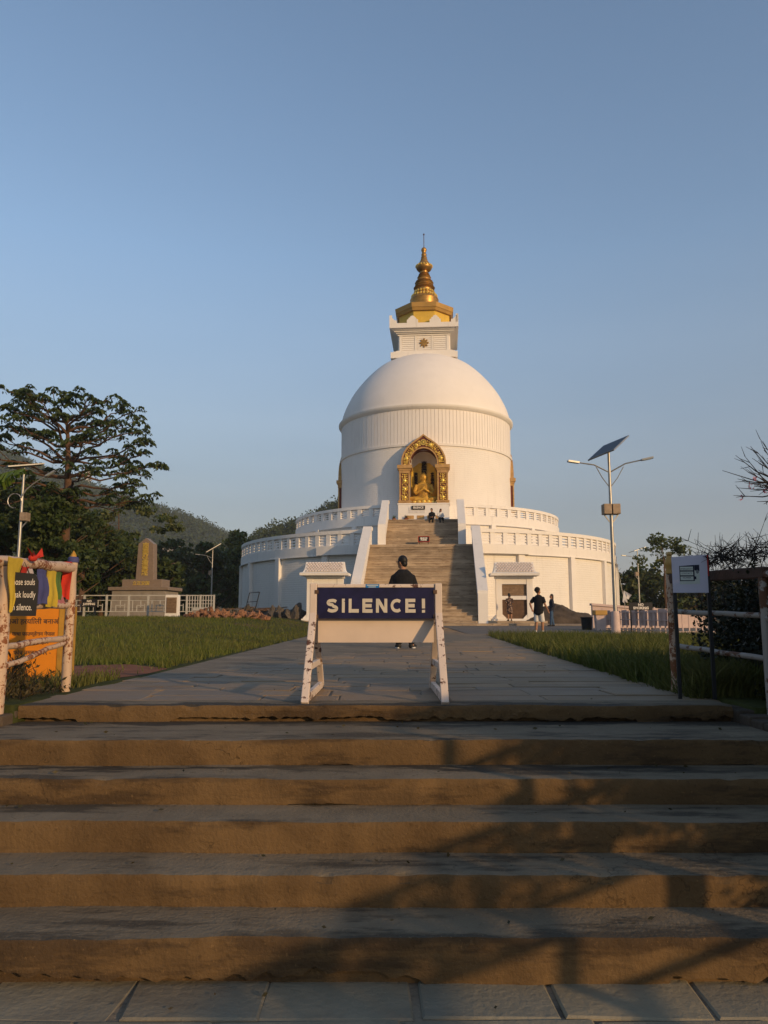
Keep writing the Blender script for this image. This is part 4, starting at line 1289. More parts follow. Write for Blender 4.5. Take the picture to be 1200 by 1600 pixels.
# ------------------------------------------------------------------ solar street lamps
def solar_lamp(loc, label, h=6.55, full=True, panel=None, group='solar street lamps around the plaza', mirror=1, ring_cable=False):
    o = empty('solar_street_lamp', loc, 0, label, 'street lamp', group)
    MB().tube([(0, 0, 0), (0, 0, h*.64), (0, 0, h)], [.075, .062, .045], 12).build('pole', M['steel'], o, smooth=True)
    b = MB(); b.lathe([(.01, 0), (.17, 0), (.15, .78), (.13, .86), (.01, .86)], 12); b.build('footing', M['old_pink'], o, smooth=True)
    a, c = panel
    a, c = Vector(a), Vector(c)
    n_ = a.cross(c).normalized()
    t = Vector((0, 0, h+.1))
    p0 = t - a*.5 - c*.5
    b = MB(); q = [p0, p0+a, p0+a+c, p0+c]
    b.add(q + [v - n_*.05 for v in q], [(0, 1, 2, 3), (7, 6, 5, 4), (0, 4, 5, 1), (1, 5, 6, 2), (2, 6, 7, 3), (3, 7, 4, 0)])
    pn = b.build('solar_panel', M['steel'], o)
    nu, nv = 4, 6
    cm = None
    for i in range(nu):
        for j in range(nv):
            u0, u1, v0, v1 = (i+.06)/nu, (i+.94)/nu, (j+.06)/nv, (j+.94)/nv
            e = .03
            f = lambda u, v: p0 + a*(e+(1-2*e)*u) + c*(e+(1-2*e)*v) + n_*.006
            if cm is None: cm = MB()
            cm.add([f(u0, v0), f(u1, v0), f(u1, v1), f(u0, v1)], [(0, 1, 2, 3)])
    cm.build('cells', M['solar_cell'], pn, kind='stuff')
    sides = (-1, 1) if full else (mirror,)
    for s in sides:
        e = Vector((s*1.15, -.15, h*.925 + (.10 if s > 0 else 0)))
        k = Vector((0, 0, h*.875))
        if ring_cable:
            pts = [Vector((0, 0, h*.80)) + Vector((s*u, -.1, .9*u**.62*1.0)) for u in (0, .2, .45, .7, .95)]
            e = pts[-1]
        else: pts = [k, k.lerp(e, .5)+Vector((0, 0, .10)), e]
        ar = MB(); ar.tube(pts, .025, 8)
        if not ring_cable: ar.tube([Vector((0, 0, h*.79)), Vector((s*.28, -.04, h*.845)), Vector((s*.5, -.07, h*.905))], .016, 6)
        arm = ar.build('arm', M['steel'], o, smooth=True)
        d = (e - pts[-2]).normalized()
        hb = MB(); hb.beam(e, e+d*.42, .17, .06); hb.beam(e+d*.05, e+d*.38, .11, .035)
        hd = hb.build('lamp_head', M['steel'], arm)
        hb = MB(); hb.beam(e+d*.08+Vector((0, 0, -.035)), e+d*.36+Vector((0, 0, -.035)), .12, .012); hb.build('lens', M['paper'], hd)
    if ring_cable:
        pts = [Vector((0, -.06, h*.73)) + Vector((-.28+.28*math.cos(t), 0, .30*math.sin(t)+.3)) for t in [k*.45 for k in range(12)]]
        MB().tube(pts, .022, 6).build('cable_loop', M['steel'], o)
    for s in ((-1, 1) if full else (mirror,)):
        x0, x1 = sorted((s*.02, s*.30))
        bx = MB().box(x0, x1, -.19, .19, h*.645, h*.70).build('battery_box', M['battery_box'], o, bevel=.012)
        MB().beam((s*.26, 0, h*.645), (s*.04, 0, h*.60), .04, .04).build('bracket', M['steel'], bx)
    return o
solar_lamp((8.27, 27.7, 0), 'tall double-armed solar street lamp standing right of the dome', 6.75, True, ((.93, 1.15, .80), (-.74, .75, -.23)))
solar_lamp((-14.78, 31, .5), 'solar street lamp with a cable loop in front of the left trees', 6.25, False, ((1.0, 1.0, .32), (-.4, .5, .02)), mirror=1, ring_cable=True)
solar_lamp((-16.1, 72, .5), 'distant single solar street lamp between the stele and the dome', 6.6, False, ((1.25, .5, .85), (-.3, .8, -.1)), mirror=-1)
solar_lamp((23.8, 72, .3), 'distant solar street lamp beyond the picket railing', 6.7, False, ((1.25, .5, .42), (-.3, .8, -.1)), mirror=-1)

# ------------------------------------------------------------------ the big sign
sg = empty('silence_sign', (-.06, 5.75, 0), 0, 'white A-frame sign with navy board reading SILENCE! in the middle of the path', 'sign')
FZ = .815
SPM = M['sign_paint']
KZ = .60                                  # the legs part below this height; above it the frame is upright
for sx in (-1, 1):
    xo = sx*.462
    MB().beam((xo*1.005, -.55, 0), (xo, -.035, KZ), .052, .04, (0, 1, .6)).build('leg', SPM, sg, bevel=.006)
    MB().beam((xo*.985, .70, 0), (xo*.985, .045, KZ), .050, .04, (0, -1, .6)).build('leg', SPM, sg, bevel=.006)
    MB().box(xo-.026, xo+.026, -.058, -.016, KZ-.012, FZ+.003).build('upright', SPM, sg, bevel=.006)
    MB().box(xo*.985-.025, xo*.985+.025, .022, .062, KZ-.012, FZ).build('upright', SPM, sg, bevel=.006)
    MB().beam((xo, -.52, .03), (xo*.985, .67, .03), .035, .055).build('foot_bar', SPM, sg, bevel=.005)
    MB().beam((xo, -.34, .225), (xo*.985, .46, .225), .03, .045).build('brace', SPM, sg, bevel=.004)
MB().box(-.435, .435, -.046, .012, FZ-.028, FZ-.002).build('top_rail', SPM, sg, bevel=.005)
front = MB().box(-.430, .430, -.050, -.030, .560, .786).build('navy_board', M['navy'], sg)
MB().box(-.428, .428, .0, .020, .385, .785).build('rear_board', M['panel_paint'], sg)
LF = 1.0
# hand-painted block letters
def stroke(pts, w, closed=False):
    # polyline with square ends, as a flat outline on both sides
    P = [Vector((p[0], p[1])) for p in pts]
    L, Rr = [], []
    for i, p in enumerate(P):
        a = P[max(0, i-1)]; c = P[min(len(P)-1, i+1)]
        d = (c-a).normalized(); n_ = Vector((-d.y, d.x))
        j = rnd.uniform(-.02, .02)*w
        L.append(p+n_*(w/2+j)); Rr.append(p-n_*(w/2+rnd.uniform(-.02, .02)*w))
    return L, Rr
def arcp(cx, cy, rx, ry, a0, a1, n=10): return [(cx+rx*math.cos(R(a0+(a1-a0)*k/n)), cy+ry*math.sin(R(a0+(a1-a0)*k/n))) for k in range(n+1)]
t_ = .25
GL = {
 'S': (1.05, [arcp(.52, .72, .37, .155, 25, 270, 14) + arcp(.52, .29, .40, .165, 90, -155, 14)[1:]]),
 'I': (.34, [[(.17, 0), (.17, 1)]]),
 'L': (.92, [[(.15, 0), (.15, 1)], [(.28, .13), (.90, .13)]]),
 'E': (.92, [[(.15, 0), (.15, 1)], [(.28, .875), (.88, .875)], [(.28, .50), (.82, .50)], [(.28, .125), (.90, .125)]]),
 'N': (1.0, [[(.14, 0), (.14, 1)], [(.20, .93), (.80, .07)], [(.86, 0), (.86, 1)]]),
 'C': (1.0, [arcp(.55, .5, .42, .375, 48, 312, 20)]),
 '!': (.36, [[(.18, .30), (.18, 1)], [(.18, 0), (.18, .2)]]),
}
def painted(word, x0, x1, y0, h, parent, mat, yoff, gap=.26):
    tot = sum(GL[c][0] for c in word) + gap*(len(word)-1) + .22
    s_ = (x1-x0)/tot
    x = x0
    for ch_ in word:
        if ch_ == '!': x += .22*s_
        w, st = GL[ch_]
        b = MB()
        for q, pl in enumerate(st):
            th = t_*(.92 if ch_ in 'SC' else 1)*(1.1 if ch_ == '!' else 1)
            L, Rr = stroke(pl, th)
            n_ = len(L)
            f = lambda p, d: (x + p.x*s_, yoff - d - .0004*q, y0 + p.y*h + rnd.uniform(-.0006, .0006))
            vs = [f(p, .003) for p in L] + [f(p, .003) for p in Rr] + [f(p, 0) for p in L] + [f(p, 0) for p in Rr]
            fs = []
            for i in range(n_-1):
                fs += [(i, i+1, n_+i+1, n_+i), (2*n_+i, i, i+1, 2*n_+i+1), (n_+i, 3*n_+i, 3*n_+i+1, n_+i+1)]
            fs += [(0, n_, 3*n_, 2*n_), (n_-1, 2*n_-1, 4*n_-1, 3*n_-1)]
            b.add(vs, fs)
        b.build('letter', mat, parent)
        x += (w+gap)*s_
painted('SILENCE!', -.366, .366, .603, .102, front, M['letter_white'], -.0505)
# rusty hinges and bolts
for sx in (-1, 1):
    for z in (.755, .575):
        MB().box(sx*.437-.014, sx*.437+.014, -.0625, -.0585, z-.014, z+.014).build('hinge', M['dark_wood'], front, bevel=.004)
st = MB().box(-.075, .025, -.0490, -.0462, FZ-.033, FZ-.003).build('sticker', plain('sticker_blue', (.02, .16, .42), .4), sg)
b = MB(); b.box(-.067, .017, -.0497, -.0491, FZ-.014, FZ-.008); b.box(-.055, .0, -.0497, -.0491, FZ-.026, FZ-.021); b.build('print', M['paper'], st)

# ------------------------------------------------------------------ fences at the head of the steps
def wob_tube(a, b_, r_, n=10, w=.006):
    a, b_ = Vector(a), Vector(b_)
    k = max(4, int((b_-a).length/.12))
    pts, rr = [], []
    for i in range(k+1):
        p = a.lerp(b_, i/k) + Vector((rnd.uniform(-w, w), rnd.uniform(-w, w), rnd.uniform(-w, w)))
        pts.append(p); rr.append(r_*(1+rnd.uniform(-.04, .05)))
    return MB().tube(pts, rr, n)
lf = empty('left_fence', (0, 0, 0), 0, 'rusty white pole fence hung with prayer flags at the left of the steps', 'fence'); lf.name = 'pole_fence'
X0, Y0, X1, Y1 = -2.455, 5.0, -2.50, 6.15
RP = M['rust_paint']
wob_tube((X0, Y0, -.3), (X0, Y0, .90), .042).build('post', RP, lf, smooth=True)
wob_tube((X1, Y1, -.1), (X1+.01, Y1, 1.02), .036).build('post', RP, lf, smooth=True)
MB().lathe([(.039, 0), (.042, .006), (.042, .036), (.032, .045), (.01, .05)], 10).build('finial', M['cloth_blue'], lf, (X1+.01, Y1, 1.005), smooth=True)
MB().lathe([(.026, 0), (.020, .02), (.003, .05)], 8).build('finial_tip', M['ochre'], lf, (X1+.01, Y1, 1.05))
wob_tube((X0-.03, Y0-.9, .90), (X1, Y1, .965), .040).build('rail', RP, lf, smooth=True)
wob_tube((X0, Y0-.8, .60), (X1, Y1, .665), .024).build('rail', RP, lf, smooth=True)
wob_tube((X0, Y0-.9, .34), (X1, Y1, .415), .022).build('rail', RP, lf, smooth=True)
wob_tube((X0, Y0, .24), (X1, Y1, .385), .018).build('brace', RP, lf, smooth=True)
wob_tube((X0-.04, Y0-1.5, -.6), (X0-.04, Y0-1.5, .75), .042).build('post', RP, lf, smooth=True)

# prayer flags: thin crumpled cloths over the top rail
def flag(name, col_, t0, t1, z1, z0, label, skew=0.0, y_off=0.0, x_off=.05, taper=1.0, ripple=.007):
    n, m_ = 8, 10
    vs = []
    ph = rnd.uniform(0, 6)
    for j in range(m_+1):
        v = j/m_
        for i in range(n+1):
            u = i/n
            t = t0 + (t1-t0)*(.5+(u-.5)*(1-(1-taper)*v)) + skew*v
            x = X0+(X1-X0)*t + x_off + ripple*math.sin(u*9+ph+v*2)*(.3+v) + .006*math.sin(v*7+ph)
            y_ = Y0+(Y1-Y0)*t
            vs.append((x, y_, z1+(z0-z1)*v + .004*math.sin(u*7+ph)))
    vs += [(x-.003, y_, z) for x, y_, z in vs]
    N_ = (n+1)*(m_+1)
    fs = []
    for j in range(m_):
        for i in range(n):
            a = j*(n+1)+i
            fs += [(a, a+1, a+n+2, a+n+1), (N_+a+n+1, N_+a+n+2, N_+a+1, N_+a)]
    b = MB(); b.add(vs, fs)
    o = b.build('prayer_flag', M[col_], None, smooth='all', fix=False)
    return tag(o, label, 'prayer flag', 'prayer flags on the left fence')
flag('f', 'cloth_yellow', -.10, .10, .95, .60, 'yellow pennant knotted round the near end of the left rail', taper=.10, x_off=.055, ripple=.003, skew=-.02)
flag('f', 'cloth_red', .08, .20, .905, .82, 'short red flag tucked behind the black verse board', x_off=.045)
flag('f', 'cloth_flag_white', .20, .31, .905, .72, 'off-white flag hanging just right of the black verse board', x_off=.02, skew=.05)
flag('f', 'cloth_red', .28, .38, .905, .66, 'dark red flag partly hidden behind the blue one', x_off=-.02)
flag('f', 'cloth_blue', .33, .47, .905, .665, 'blue flag in the middle of the left fence', skew=.04)
flag('f', 'cloth_yellow', .46, .61, .905, .645, 'long yellow flag between the blue and the green one', skew=.03, x_off=.055)
flag('f', 'cloth_green', .60, .71, .905, .70, 'green flag right of the long yellow one')
flag('f', 'cloth_pink', .70, .84, .905, .66, 'faded pink flag drooping behind the end post', skew=.06, x_off=-.02, ripple=.03)
vs, fs = [], []
for j in range(9):
    v = j/8
    for i_ in range(5):
        u = i_/4
        w = .036*(1 if v < .8 else 1.6-.9*v+.1)
        vs.append((X1-.012 + (u-.5)*2*w + .006*math.sin(v*6), Y1-.052 - .010*math.sin(u*7+v*3) - .004*v, 1.008 - .29*v + .012*math.sin(u*5)*v))
n0 = len(vs)
vs += [(x, y_+.003, z) for x, y_, z in vs]
for j in range(8):
    for i_ in range(4):
        a = j*5+i_
        fs += [(a, a+1, a+6, a+5), (n0+a+5, n0+a+6, n0+a+1, n0+a)]
b = MB(); b.add(vs, fs)
tag(b.build('prayer_flag', plain('flag_bright_red', (.52,.035,.018), .9, 0, .15, 10), None, smooth='all', fix=False), 'bright red flag hanging over the end post of the left fence', 'prayer flag', 'prayer flags on the left fence')
# knot of red cloth on the rail
b = MB()
for k in range(6):
    a = rnd.uniform(0, 6.2)
    b.add([(0, 0, 0), (.02*math.cos(a), .14*math.sin(a), .05+.02*k % .05), (.03, .10*math.sin(a+.5), .03)], [(0, 1, 2)])
b.ball((0, 0, .01), .03, .04, .025)
o = b.build('cloth_knot', M['cloth_red'], None, (X0+.02, Y0+.32, .965), fix=False); tag(o, 'knotted red rag tied on top of the left rail', 'rag')
# slate with the verse
vb = empty('verse_board', (X0+.095, Y0+.04, .575), R(18), 'black hand-lettered board hanging on the left fence with a verse about silence', 'sign')
MB().prism([(-.10, 0), (.10, 0), (.105, .24), (.08, .29), (-.07, .30), (-.105, .27)], -.008, .008).build('board', M['black_board'], vb)
text('those souls\nspeak loudly\nin silence.', .064, M['chalk'], vb, (0, -.0095, .145), (R(90), 0, R(0)), depth=.001, bold=0, line=1.35).scale = (.56, 1, 1)
MB().tube([(-.03, 0, .29), (0, 0, .37), (.04, 0, .285)], .004, 5).build('string', M['twig'], vb)

vb.scale = (.88, .88, .95)

# orange notice board behind the fence
ob = empty('orange_notice', (-3.13, 7.0, -.05), R(4), 'bright orange notice board with brown lettering behind the left fence', 'sign')
MB().box(-.27, .20, -.02, .02, -.06, .71).build('panel', M['orange_board'], ob)
MB().box(.202, .245, -.03, .04, -.05, .72).build('side_post', M['ochre'], ob)
b = MB(); b.box(.275, .315, -.02, .10, -.05, .72); b.build('side_post', M['ochre'], ob)
MB().box(-.285, -.271, -.03, .03, -.05, .71).build('side_post', M['ochre'], ob)
for s_, sz, z in (('आओ हरयिाली बनाऔँ !', .062, .585), ('गाथा फाउण्डेशन नेपाल', .044, .475), ('पोखरा - शान्त स्तिप', .036, .40), ('फोन नम्बर ०६१ -', .05, .31)):
    text(s_, sz, M['dark_wood'], ob, (-.018, -.0215, z), depth=.001, bold=.001)

# right fence: weathered pipes, a dark timber top rail, gilded finial
rf = empty('pipe_fence', (0, 0, 0), 0, 'weathered pipe fence with gilded finial at the right of the steps', 'fence')
RD = M['rust_dark']
P0, P1, P2 = Vector((2.25, 6.05, 0)), Vector((2.465, 5.0, 0)), Vector((2.60, 3.3, -.55))
wob_tube(P0+Vector((0, 0, -.1)), P0+Vector((0, 0, .90)), .034, 12, .003).build('post', M['rust_paint'], rf, smooth=True)
b = MB(); b.lathe([(.034, 0.05), (.035, .055), (.034, .06), (.030, .085), (.036, .11), (.040, .13), (.034, .155), (.024, .175), (.018, .19), (.024, .2), (.016, .215), (.003, .225)], 14)
b.build('finial', M['gold_cap'], rf, tuple(P0+Vector((0, 0, .86))), smooth=True)
wob_tube(P1+Vector((0, 0, -.4)), P1+Vector((0, 0, .88)), .031, 12, .003).build('post', RD, rf, smooth=True)
MB().beam(P0+Vector((0, 0, .87)), P1+Vector((0, -.03, .855)), .05, .075).build('top_rail', M['rail_dark'], rf, bevel=.01)
wob_tube(P0+Vector((0, 0, .615)), P1+Vector((0, 0, .575)), .019, 10, .004).build('rail', RD, rf, smooth=True)
wob_tube(P0+Vector((0, 0, .355)), P1+Vector((0, 0, .30)), .019, 10, .004).build('rail', RD, rf, smooth=True)
# the stretch that runs on beside the steps
for Q in ([P1, Vector((2.66, 3.4, 0)), Vector((2.68, 1.9, 0))], [Vector((2.70, 1.8, -.44)), Vector((2.70, .94, -.44)), Vector((2.70, -.1, -.44)), Vector((2.72, -1.3, -.44))]):
    for i, q in enumerate(Q):
        if i or q is not P1: wob_tube(q+Vector((0, 0, -1.0)), q+Vector((0, 0, .88)), .036, 10, .003).build('post', RD, rf, smooth=True)
        if i:
            for z in (.84, .56, .29): wob_tube(Q[i-1]+Vector((0, 0, z)), q+Vector((0, 0, z)), .026, 8, .003).build('rail', RD, rf, smooth=True)

# notice on two dark legs in front of it
nb = empty('notice_board', (2.172, 5.47, .075), R(-4), 'square white notice with a printed sheet on thin dark legs at the right fence', 'sign')
for x in (-.125, .145): MB().box(x-.013, x+.013, -.012, .014, -.08, .80 if x < 0 else 1.07).build('leg', M['black_metal'], nb)
MB().prism([(-.142, .765), (.138, .765), (.138, 1.075), (-.142, 1.055)], -.022, -.0125).build('board', M['board_white'], nb)
MB().box(.1385, .148, -.024, .0, .90, 1.07).build('edge_strip', M['cloth_red'], nb)
pz = MB().prism([(-.086, .832), (.073, .837), (.073, .992), (-.086, .982)], -.0245, -.0225).build('printed_sheet', M['paper'], nb)
b = MB(); b.prism([(-.086, .858), (.033, .860), (.033, .990), (-.086, .982)], -.0255, -.0247); b.prism([(.034, .945), (.073, .94), (.073, .992), (.034, .990)], -.0255, -.0247)
b.prism([(.030, .875), (.045, .872), (.045, .895), (.03, .9)], -.0255, -.0247); b.build('dark_block', M['dark_ink'], pz)
b = MB()
for z in (.866, .906, .946): b.box(-.080, .022, -.0263, -.0256, z, z+.030)
b.build('white_field', M['paper'], pz)
nb.scale = (.87,)*3
text('EMERGENCY\nCONTACT\nNUMBER', .017, M['dark_ink'], pz, (-.029, -.0266, .921), depth=.0003, line=2.1)
b = MB(); b.ball((.056, -.0256, .935), .012, .001, .016, 10, 6); b.build('figure_print', M['grey_print'], pz)

# ------------------------------------------------------------------ people
def xf(P, f): return [(f(Vector(p[0])),) + tuple(p[1:]) for p in P]

def person(label, loc, rz, h=1.72, pose=None, top='cloth_black', sleeves='short', bottom='trousers', bot_mat='cloth_black', shoe='shoe_dark', hair='short', glasses=False, hw=0.0, lean=0.0, voxel=.014, head_yaw=0, head_pitch=0, dress=None, sole=None, group=None, socks=False, seated=False):
    """faces +Y in its own frame; pose overrides joints"""
    o = empty('person', loc, rz, label, 'person', group)
    s = h/1.75
    J = dict(drop=0.0, hipL=(-.09, 0, .90), kneeL=(-.10, .02, .50), ankL=(-.10, -.01, .09), hipR=(.09, 0, .90), kneeR=(.10, .02, .50), ankR=(.10, -.01, .09),
             toeL=(-.12, .15, .035), toeR=(.12, .15, .035),
             shL=(-.168, 0, 1.395), elL=(-.245, -.03, 1.13), wrL=(-.25, .05, .88), shR=(.168, 0, 1.395), elR=(.245, -.03, 1.13), wrR=(.25, .05, .88))
    J.update(pose or {})
    V3 = lambda k: Vector(J[k])
    dr = Vector((0, 0, -J['drop']))
    ln = lambda p: Vector((p.x, p.y + lean*(p.z-.95), p.z)) + dr
    sc_ = lambda p: p*s
    tor = [((0, 0, .84), .14, .10), ((0, 0, .95), .168, .115), ((0, 0, 1.06), .150, .102), ((0, 0, 1.18), .155, .104), ((0, .005, 1.30), .178, .112), ((0, 0, 1.38), .172, .100), ((0, 0, 1.45), .112, .080), ((0, 0, 1.49), .06, .06)]
    tor = [((p), a*(1+hw), c*(1+hw)) for p, a, c in tor]
    neck = Vector((0, .0, 1.50))
    HM = Matrix.Rotation(R(head_yaw), 3, 'Z') @ Matrix.Rotation(R(head_pitch), 3, 'X')
    hd = lambda p: sc_(ln(neck + HM @ (Vector(p)-neck)))
    b = MB()
    limb(b, [(sc_(ln(Vector(p))), a*s, c*s) for p, a, c in tor], 18)
    limb(b, [(sc_(ln(Vector((0, -.005, 1.44)))), .062*s), (hd((0, .01, 1.56)), .055*s)])
    i0 = len(b.v)
    b.ball((0, 0, 0), .074, .093, .115, 16, 12); b.ball((0, .045, -.075), .048, .05, .045, 10, 8)       # skull, jaw
    b.ball((0, .095, -.018), .013, .022, .022, 8, 6); b.ball((0, .088, -.058), .024, .012, .010, 8, 6); b.ball((0, .082, .02), .05, .014, .012, 8, 6)
    for sx in (-1, 1): b.ball((sx*.076, -.005, -.012), .012, .022, .033, 8, 6)
    for i in range(i0, len(b.v)): b.v[i] = tuple(hd(Vector((0, .018, 1.642)) + Vector(b.v[i])))
    SL, SR = (J['shL'], J['elL'], J['wrL']), (J['shR'], J['elR'], J['wrR'])
    arms = {}
    for tag_, (a, e, w) in (('L', SL), ('R', SR)):
        a = ln(Vector(a)); e = Vector(e)+dr if not seated else Vector(e); w = Vector(w)+dr if not seated else Vector(w)
        e = Vector((e.x, e.y + lean*.2, e.z))
        arms[tag_] = (a, e, w)
        limb(b, [(sc_(a*1.0), .056*s), (sc_(a.lerp(e, .5)), .047*s), (sc_(e), .042*s), (sc_(e.lerp(w, .4)), .040*s), (sc_(w), .027*s)])
        d = (w-e).normalized(); side = d.cross(Vector((0, 1, 0)) if abs(d.y) < .8 else Vector((0, 0, 1))).normalized(); nrm = side.cross(d)
        k = w + d*.05
        limb(b, [(sc_(w), .026*s, .02*s), (sc_(w+d*.04), .040*s, .018*s), (sc_(w+d*.085), .038*s, .016*s)])
        for q in range(4):
            off = nrm*(-.028+.0187*q)
            L_ = (.065, .078, .072, .055)[q]
            p0 = w+d*.08+off; p1 = p0+d*L_*.5; p2 = p0+d*L_*.85+side*.02
            limb(b, [(sc_(p0), .0085*s), (sc_(p1), .008*s), (sc_(p2), .0065*s)], 6)
        limb(b, [(sc_(w+d*.02-nrm*.02), .011*s), (sc_(w+d*.06-nrm*.052), .0095*s), (sc_(w+d*.085-nrm*.05+side*.01), .008*s)], 6)
    legs = {}
    for t_ in 'LR':
        hp, kn, an, toe = (V3('hip'+t_)+dr, V3('knee'+t_), V3('ank'+t_), V3('toe'+t_))
        legs[t_] = (hp, kn, an, toe)
        limb(b, [(sc_(hp), .088*s), (sc_(hp.lerp(kn, .5)), .075*s), (sc_(kn), .056*s), (sc_(kn.lerp(an, .35)), .056*s), (sc_(an), .038*s)])
        limb(b, [(sc_(an+Vector((0, -.03, -.03))), .035*s), (sc_(an.lerp(toe, .6)+Vector((0, 0, -.01))), .04*s, .035*s), (sc_(toe), .035*s, .025*s)])
    fuse(b, 'body', M['skin'], o, voxel*s*.8, 2)
    # clothes
    if dress:
        b = MB()
        limb(b, [(sc_(ln(Vector(p))), r1*s, r2*s) for p, r1, r2 in (((0, 0, .50), .20, .17), ((0, 0, .70), .20, .16), ((0, 0, .92), .185, .14), ((0, 0, 1.08), .162, .118), ((0, 0, 1.28), .188, .126), ((0, 0, 1.40), .188, .112), ((0, 0, 1.455), .10, .085))], 20)
        for t_ in 'LR':
            a, e, w = arms[t_]; limb(b, [(sc_(a), .075*s), (sc_(a.lerp(e, .6)), .062*s), (sc_(e), .056*s)])
        fuse(b, 'dress', M[dress], o, voxel*s, 3)
    else:
        b = MB()
        tt = [(Vector(p), a+.020, c+.022) for p, a, c in tor if p[2] < 1.47]
        tt[0] = (Vector((0, 0, .80 if not seated else .86)), .178*(1+hw), .128*(1+hw))
        limb(b, [(sc_(ln(p)), a*s, c*s) for p, a, c in tt], 20)
        for t_ in 'LR':
            a, e, w = arms[t_]
            if sleeves == 'short': limb(b, [(sc_(a), .070*s), (sc_(a.lerp(e, .4)), .070*s), (sc_(a.lerp(e, .72)), .072*s)])
            else: limb(b, [(sc_(a), .068*s), (sc_(a.lerp(e, .5)), .062*s), (sc_(e), .058*s), (sc_(e.lerp(w, .5)), .052*s), (sc_(w), .042*s)])
        b.ball(tuple(sc_(ln(Vector((0, 0, 1.47))))), .072*s, .07*s, .03*s, 12, 6)
        fuse(b, 'shirt' if sleeves == 'short' else 'jacket', M[top], o, voxel*s, 3)
        b = MB()
        limb(b, [(sc_(ln(Vector((0, 0, .80)))), .165*(1+hw)*s, .118*s), (sc_(ln(Vector((0, 0, .92)))), .18*(1+hw)*s, .125*s), (sc_(ln(Vector((0, 0, 1.0)))), .165*(1+hw)*s, .115*s)], 18)
        for t_ in 'LR':
            hp, kn, an, toe = legs[t_]
            if bottom == 'shorts': limb(b, [(sc_(hp), .100*s), (sc_(hp.lerp(kn, .5)), .098*s), (sc_(hp.lerp(kn, .98)), .096*s)])
            else: limb(b, [(sc_(hp), .100*s), (sc_(hp.lerp(kn, .5)), .090*s), (sc_(kn), .074*s), (sc_(kn.lerp(an, .5)), .070*s), (sc_(an+Vector((0, 0, .0))), .062*s)])
        fuse(b, bottom, M[bot_mat], o, voxel*s, 2)
    for t_ in 'LR':
        hp, kn, an, toe = legs[t_]
        b = MB()
        d = (Vector((toe.x, toe.y, 0)) - Vector((an.x, an.y, 0))).normalized()
        limb(b, [(sc_(Vector((an.x, an.y, an.z-.045)) - d*.055), .042*s, .045*s), (sc_(Vector((an.x, an.y, an.z-.035)) + d*.03), .045*s, .055*s), (sc_(Vector((toe.x, toe.y, toe.z+.01)) - d*.03), .045*s, .036*s), (sc_(Vector(toe)+d*.02), .040*s, .028*s)])
        sh_ = b.build('shoe', M[shoe], o, smooth='all')
        if sole:
            zb = min(v.co.z for v in sh_.data.vertices)
            c = Vector((an.x, an.y, 0)).lerp(Vector((toe.x, toe.y, 0)), .45)*s
            b = MB(); b.prism([((c.x + .05*s*math.cos(t)*1.0), (c.y + .148*s*math.sin(t))) for t in [k*math.pi/8 for k in range(16)]], zb-.004, zb+.024, 'z')
            b.build('sole', M[sole], sh_)
        if socks: 
            b = MB(); limb(b, [(sc_(an+Vector((0, 0, -.01))), .046*s), (sc_(an+Vector((0, .0, .07))), .045*s)]); b.build('sock', M['cloth_white'], o, smooth='all')
    # hair
    b = MB()
    i0 = len(b.v)
    b.ball((0, -.018, .028), .086, .098, .108, 18, 14)
    if hair == 'curly':
        for k in range(60):
            a, e = rnd.uniform(0, 6.28), rnd.uniform(.0, 1.5)
            b.ball((.085*math.cos(a)*math.cos(e), -.02+.098*math.sin(a)*math.cos(e), .04+.105*math.sin(e)), .026, .026, .026, 6, 5)
    if hair == 'long': 
        limb(b, [((0, -.045, .03), .085, .07), ((0, -.075, -.10), .085, .045), ((0, -.085, -.24), .075, .035)])
    if hair == 'bob':
        limb(b, [((0, -.035, .03), .09, .075), ((0, -.055, -.10), .092, .06)])
    if hair == 'short':
        b.ball((0, -.065, -.035), .066, .045, .065, 12, 8)
        for sx in (-1, 1): b.ball((sx*.070, .015, .005), .012, .03, .035, 8, 6)
    keep = []
    for i in range(i0, len(b.v)): 
        q = Vector(b.v[i])
        # clear the face
        if q.y > .030 and q.z < .048: q.y = .028
        b.v[i] = tuple(hd(Vector((0, .018, 1.642)) + q))
    b.build('hair', M['hair'], o, smooth='all')
    if glasses:
        b = MB()
        i0 = len(b.v)
        for sx in (-1, 1):
            pts = [(sx*.034+.026*math.cos(t), .098, .012+.020*math.sin(t)) for t in [k*math.pi/5 for k in range(11)]]
            b.tube(pts, .0045, 5)
            b.tube([(sx*.062, .096, .018), (sx*.080, .05, .018), (sx*.082, -.02, .012)], .0045, 5)
        b.tube([(-.01, .1, .016), (.01, .1, .016)], .004, 5)
        for i in range(i0, len(b.v)): b.v[i] = tuple(hd(Vector((0, .018, 1.642)) + Vector(b.v[i])))
        b.build('glasses', M['dark_ink'], o)
    # eyes
    b = MB(); i0 = 0
    for sx in (-1, 1): b.ball((sx*.032, .083, .008), .012, .008, .007, 8, 6)
    for i in range(len(b.v)): b.v[i] = tuple(hd(Vector((0, .018, 1.642)) + Vector(b.v[i])))
    b.build('eyes', M['dark_ink'], o)
    return o

# patterned dress
m, nt, bs = mat_new('patterned_dress')
v = coords(nt)
vo = nt.nodes.new('ShaderNodeTexVoronoi'); vo.inputs['Scale'].default_value = 15; nt.links.new(v, vo.inputs['Vector'])
nt.links.new(ramp(nt, vo.outputs['Distance'], [(.30, (.38, .25, .17)), (.40, (.035, .018, .015))]), bs.inputs['Base Color']); bs.inputs['Roughness'].default_value = .85
M['patterned_dress'] = m

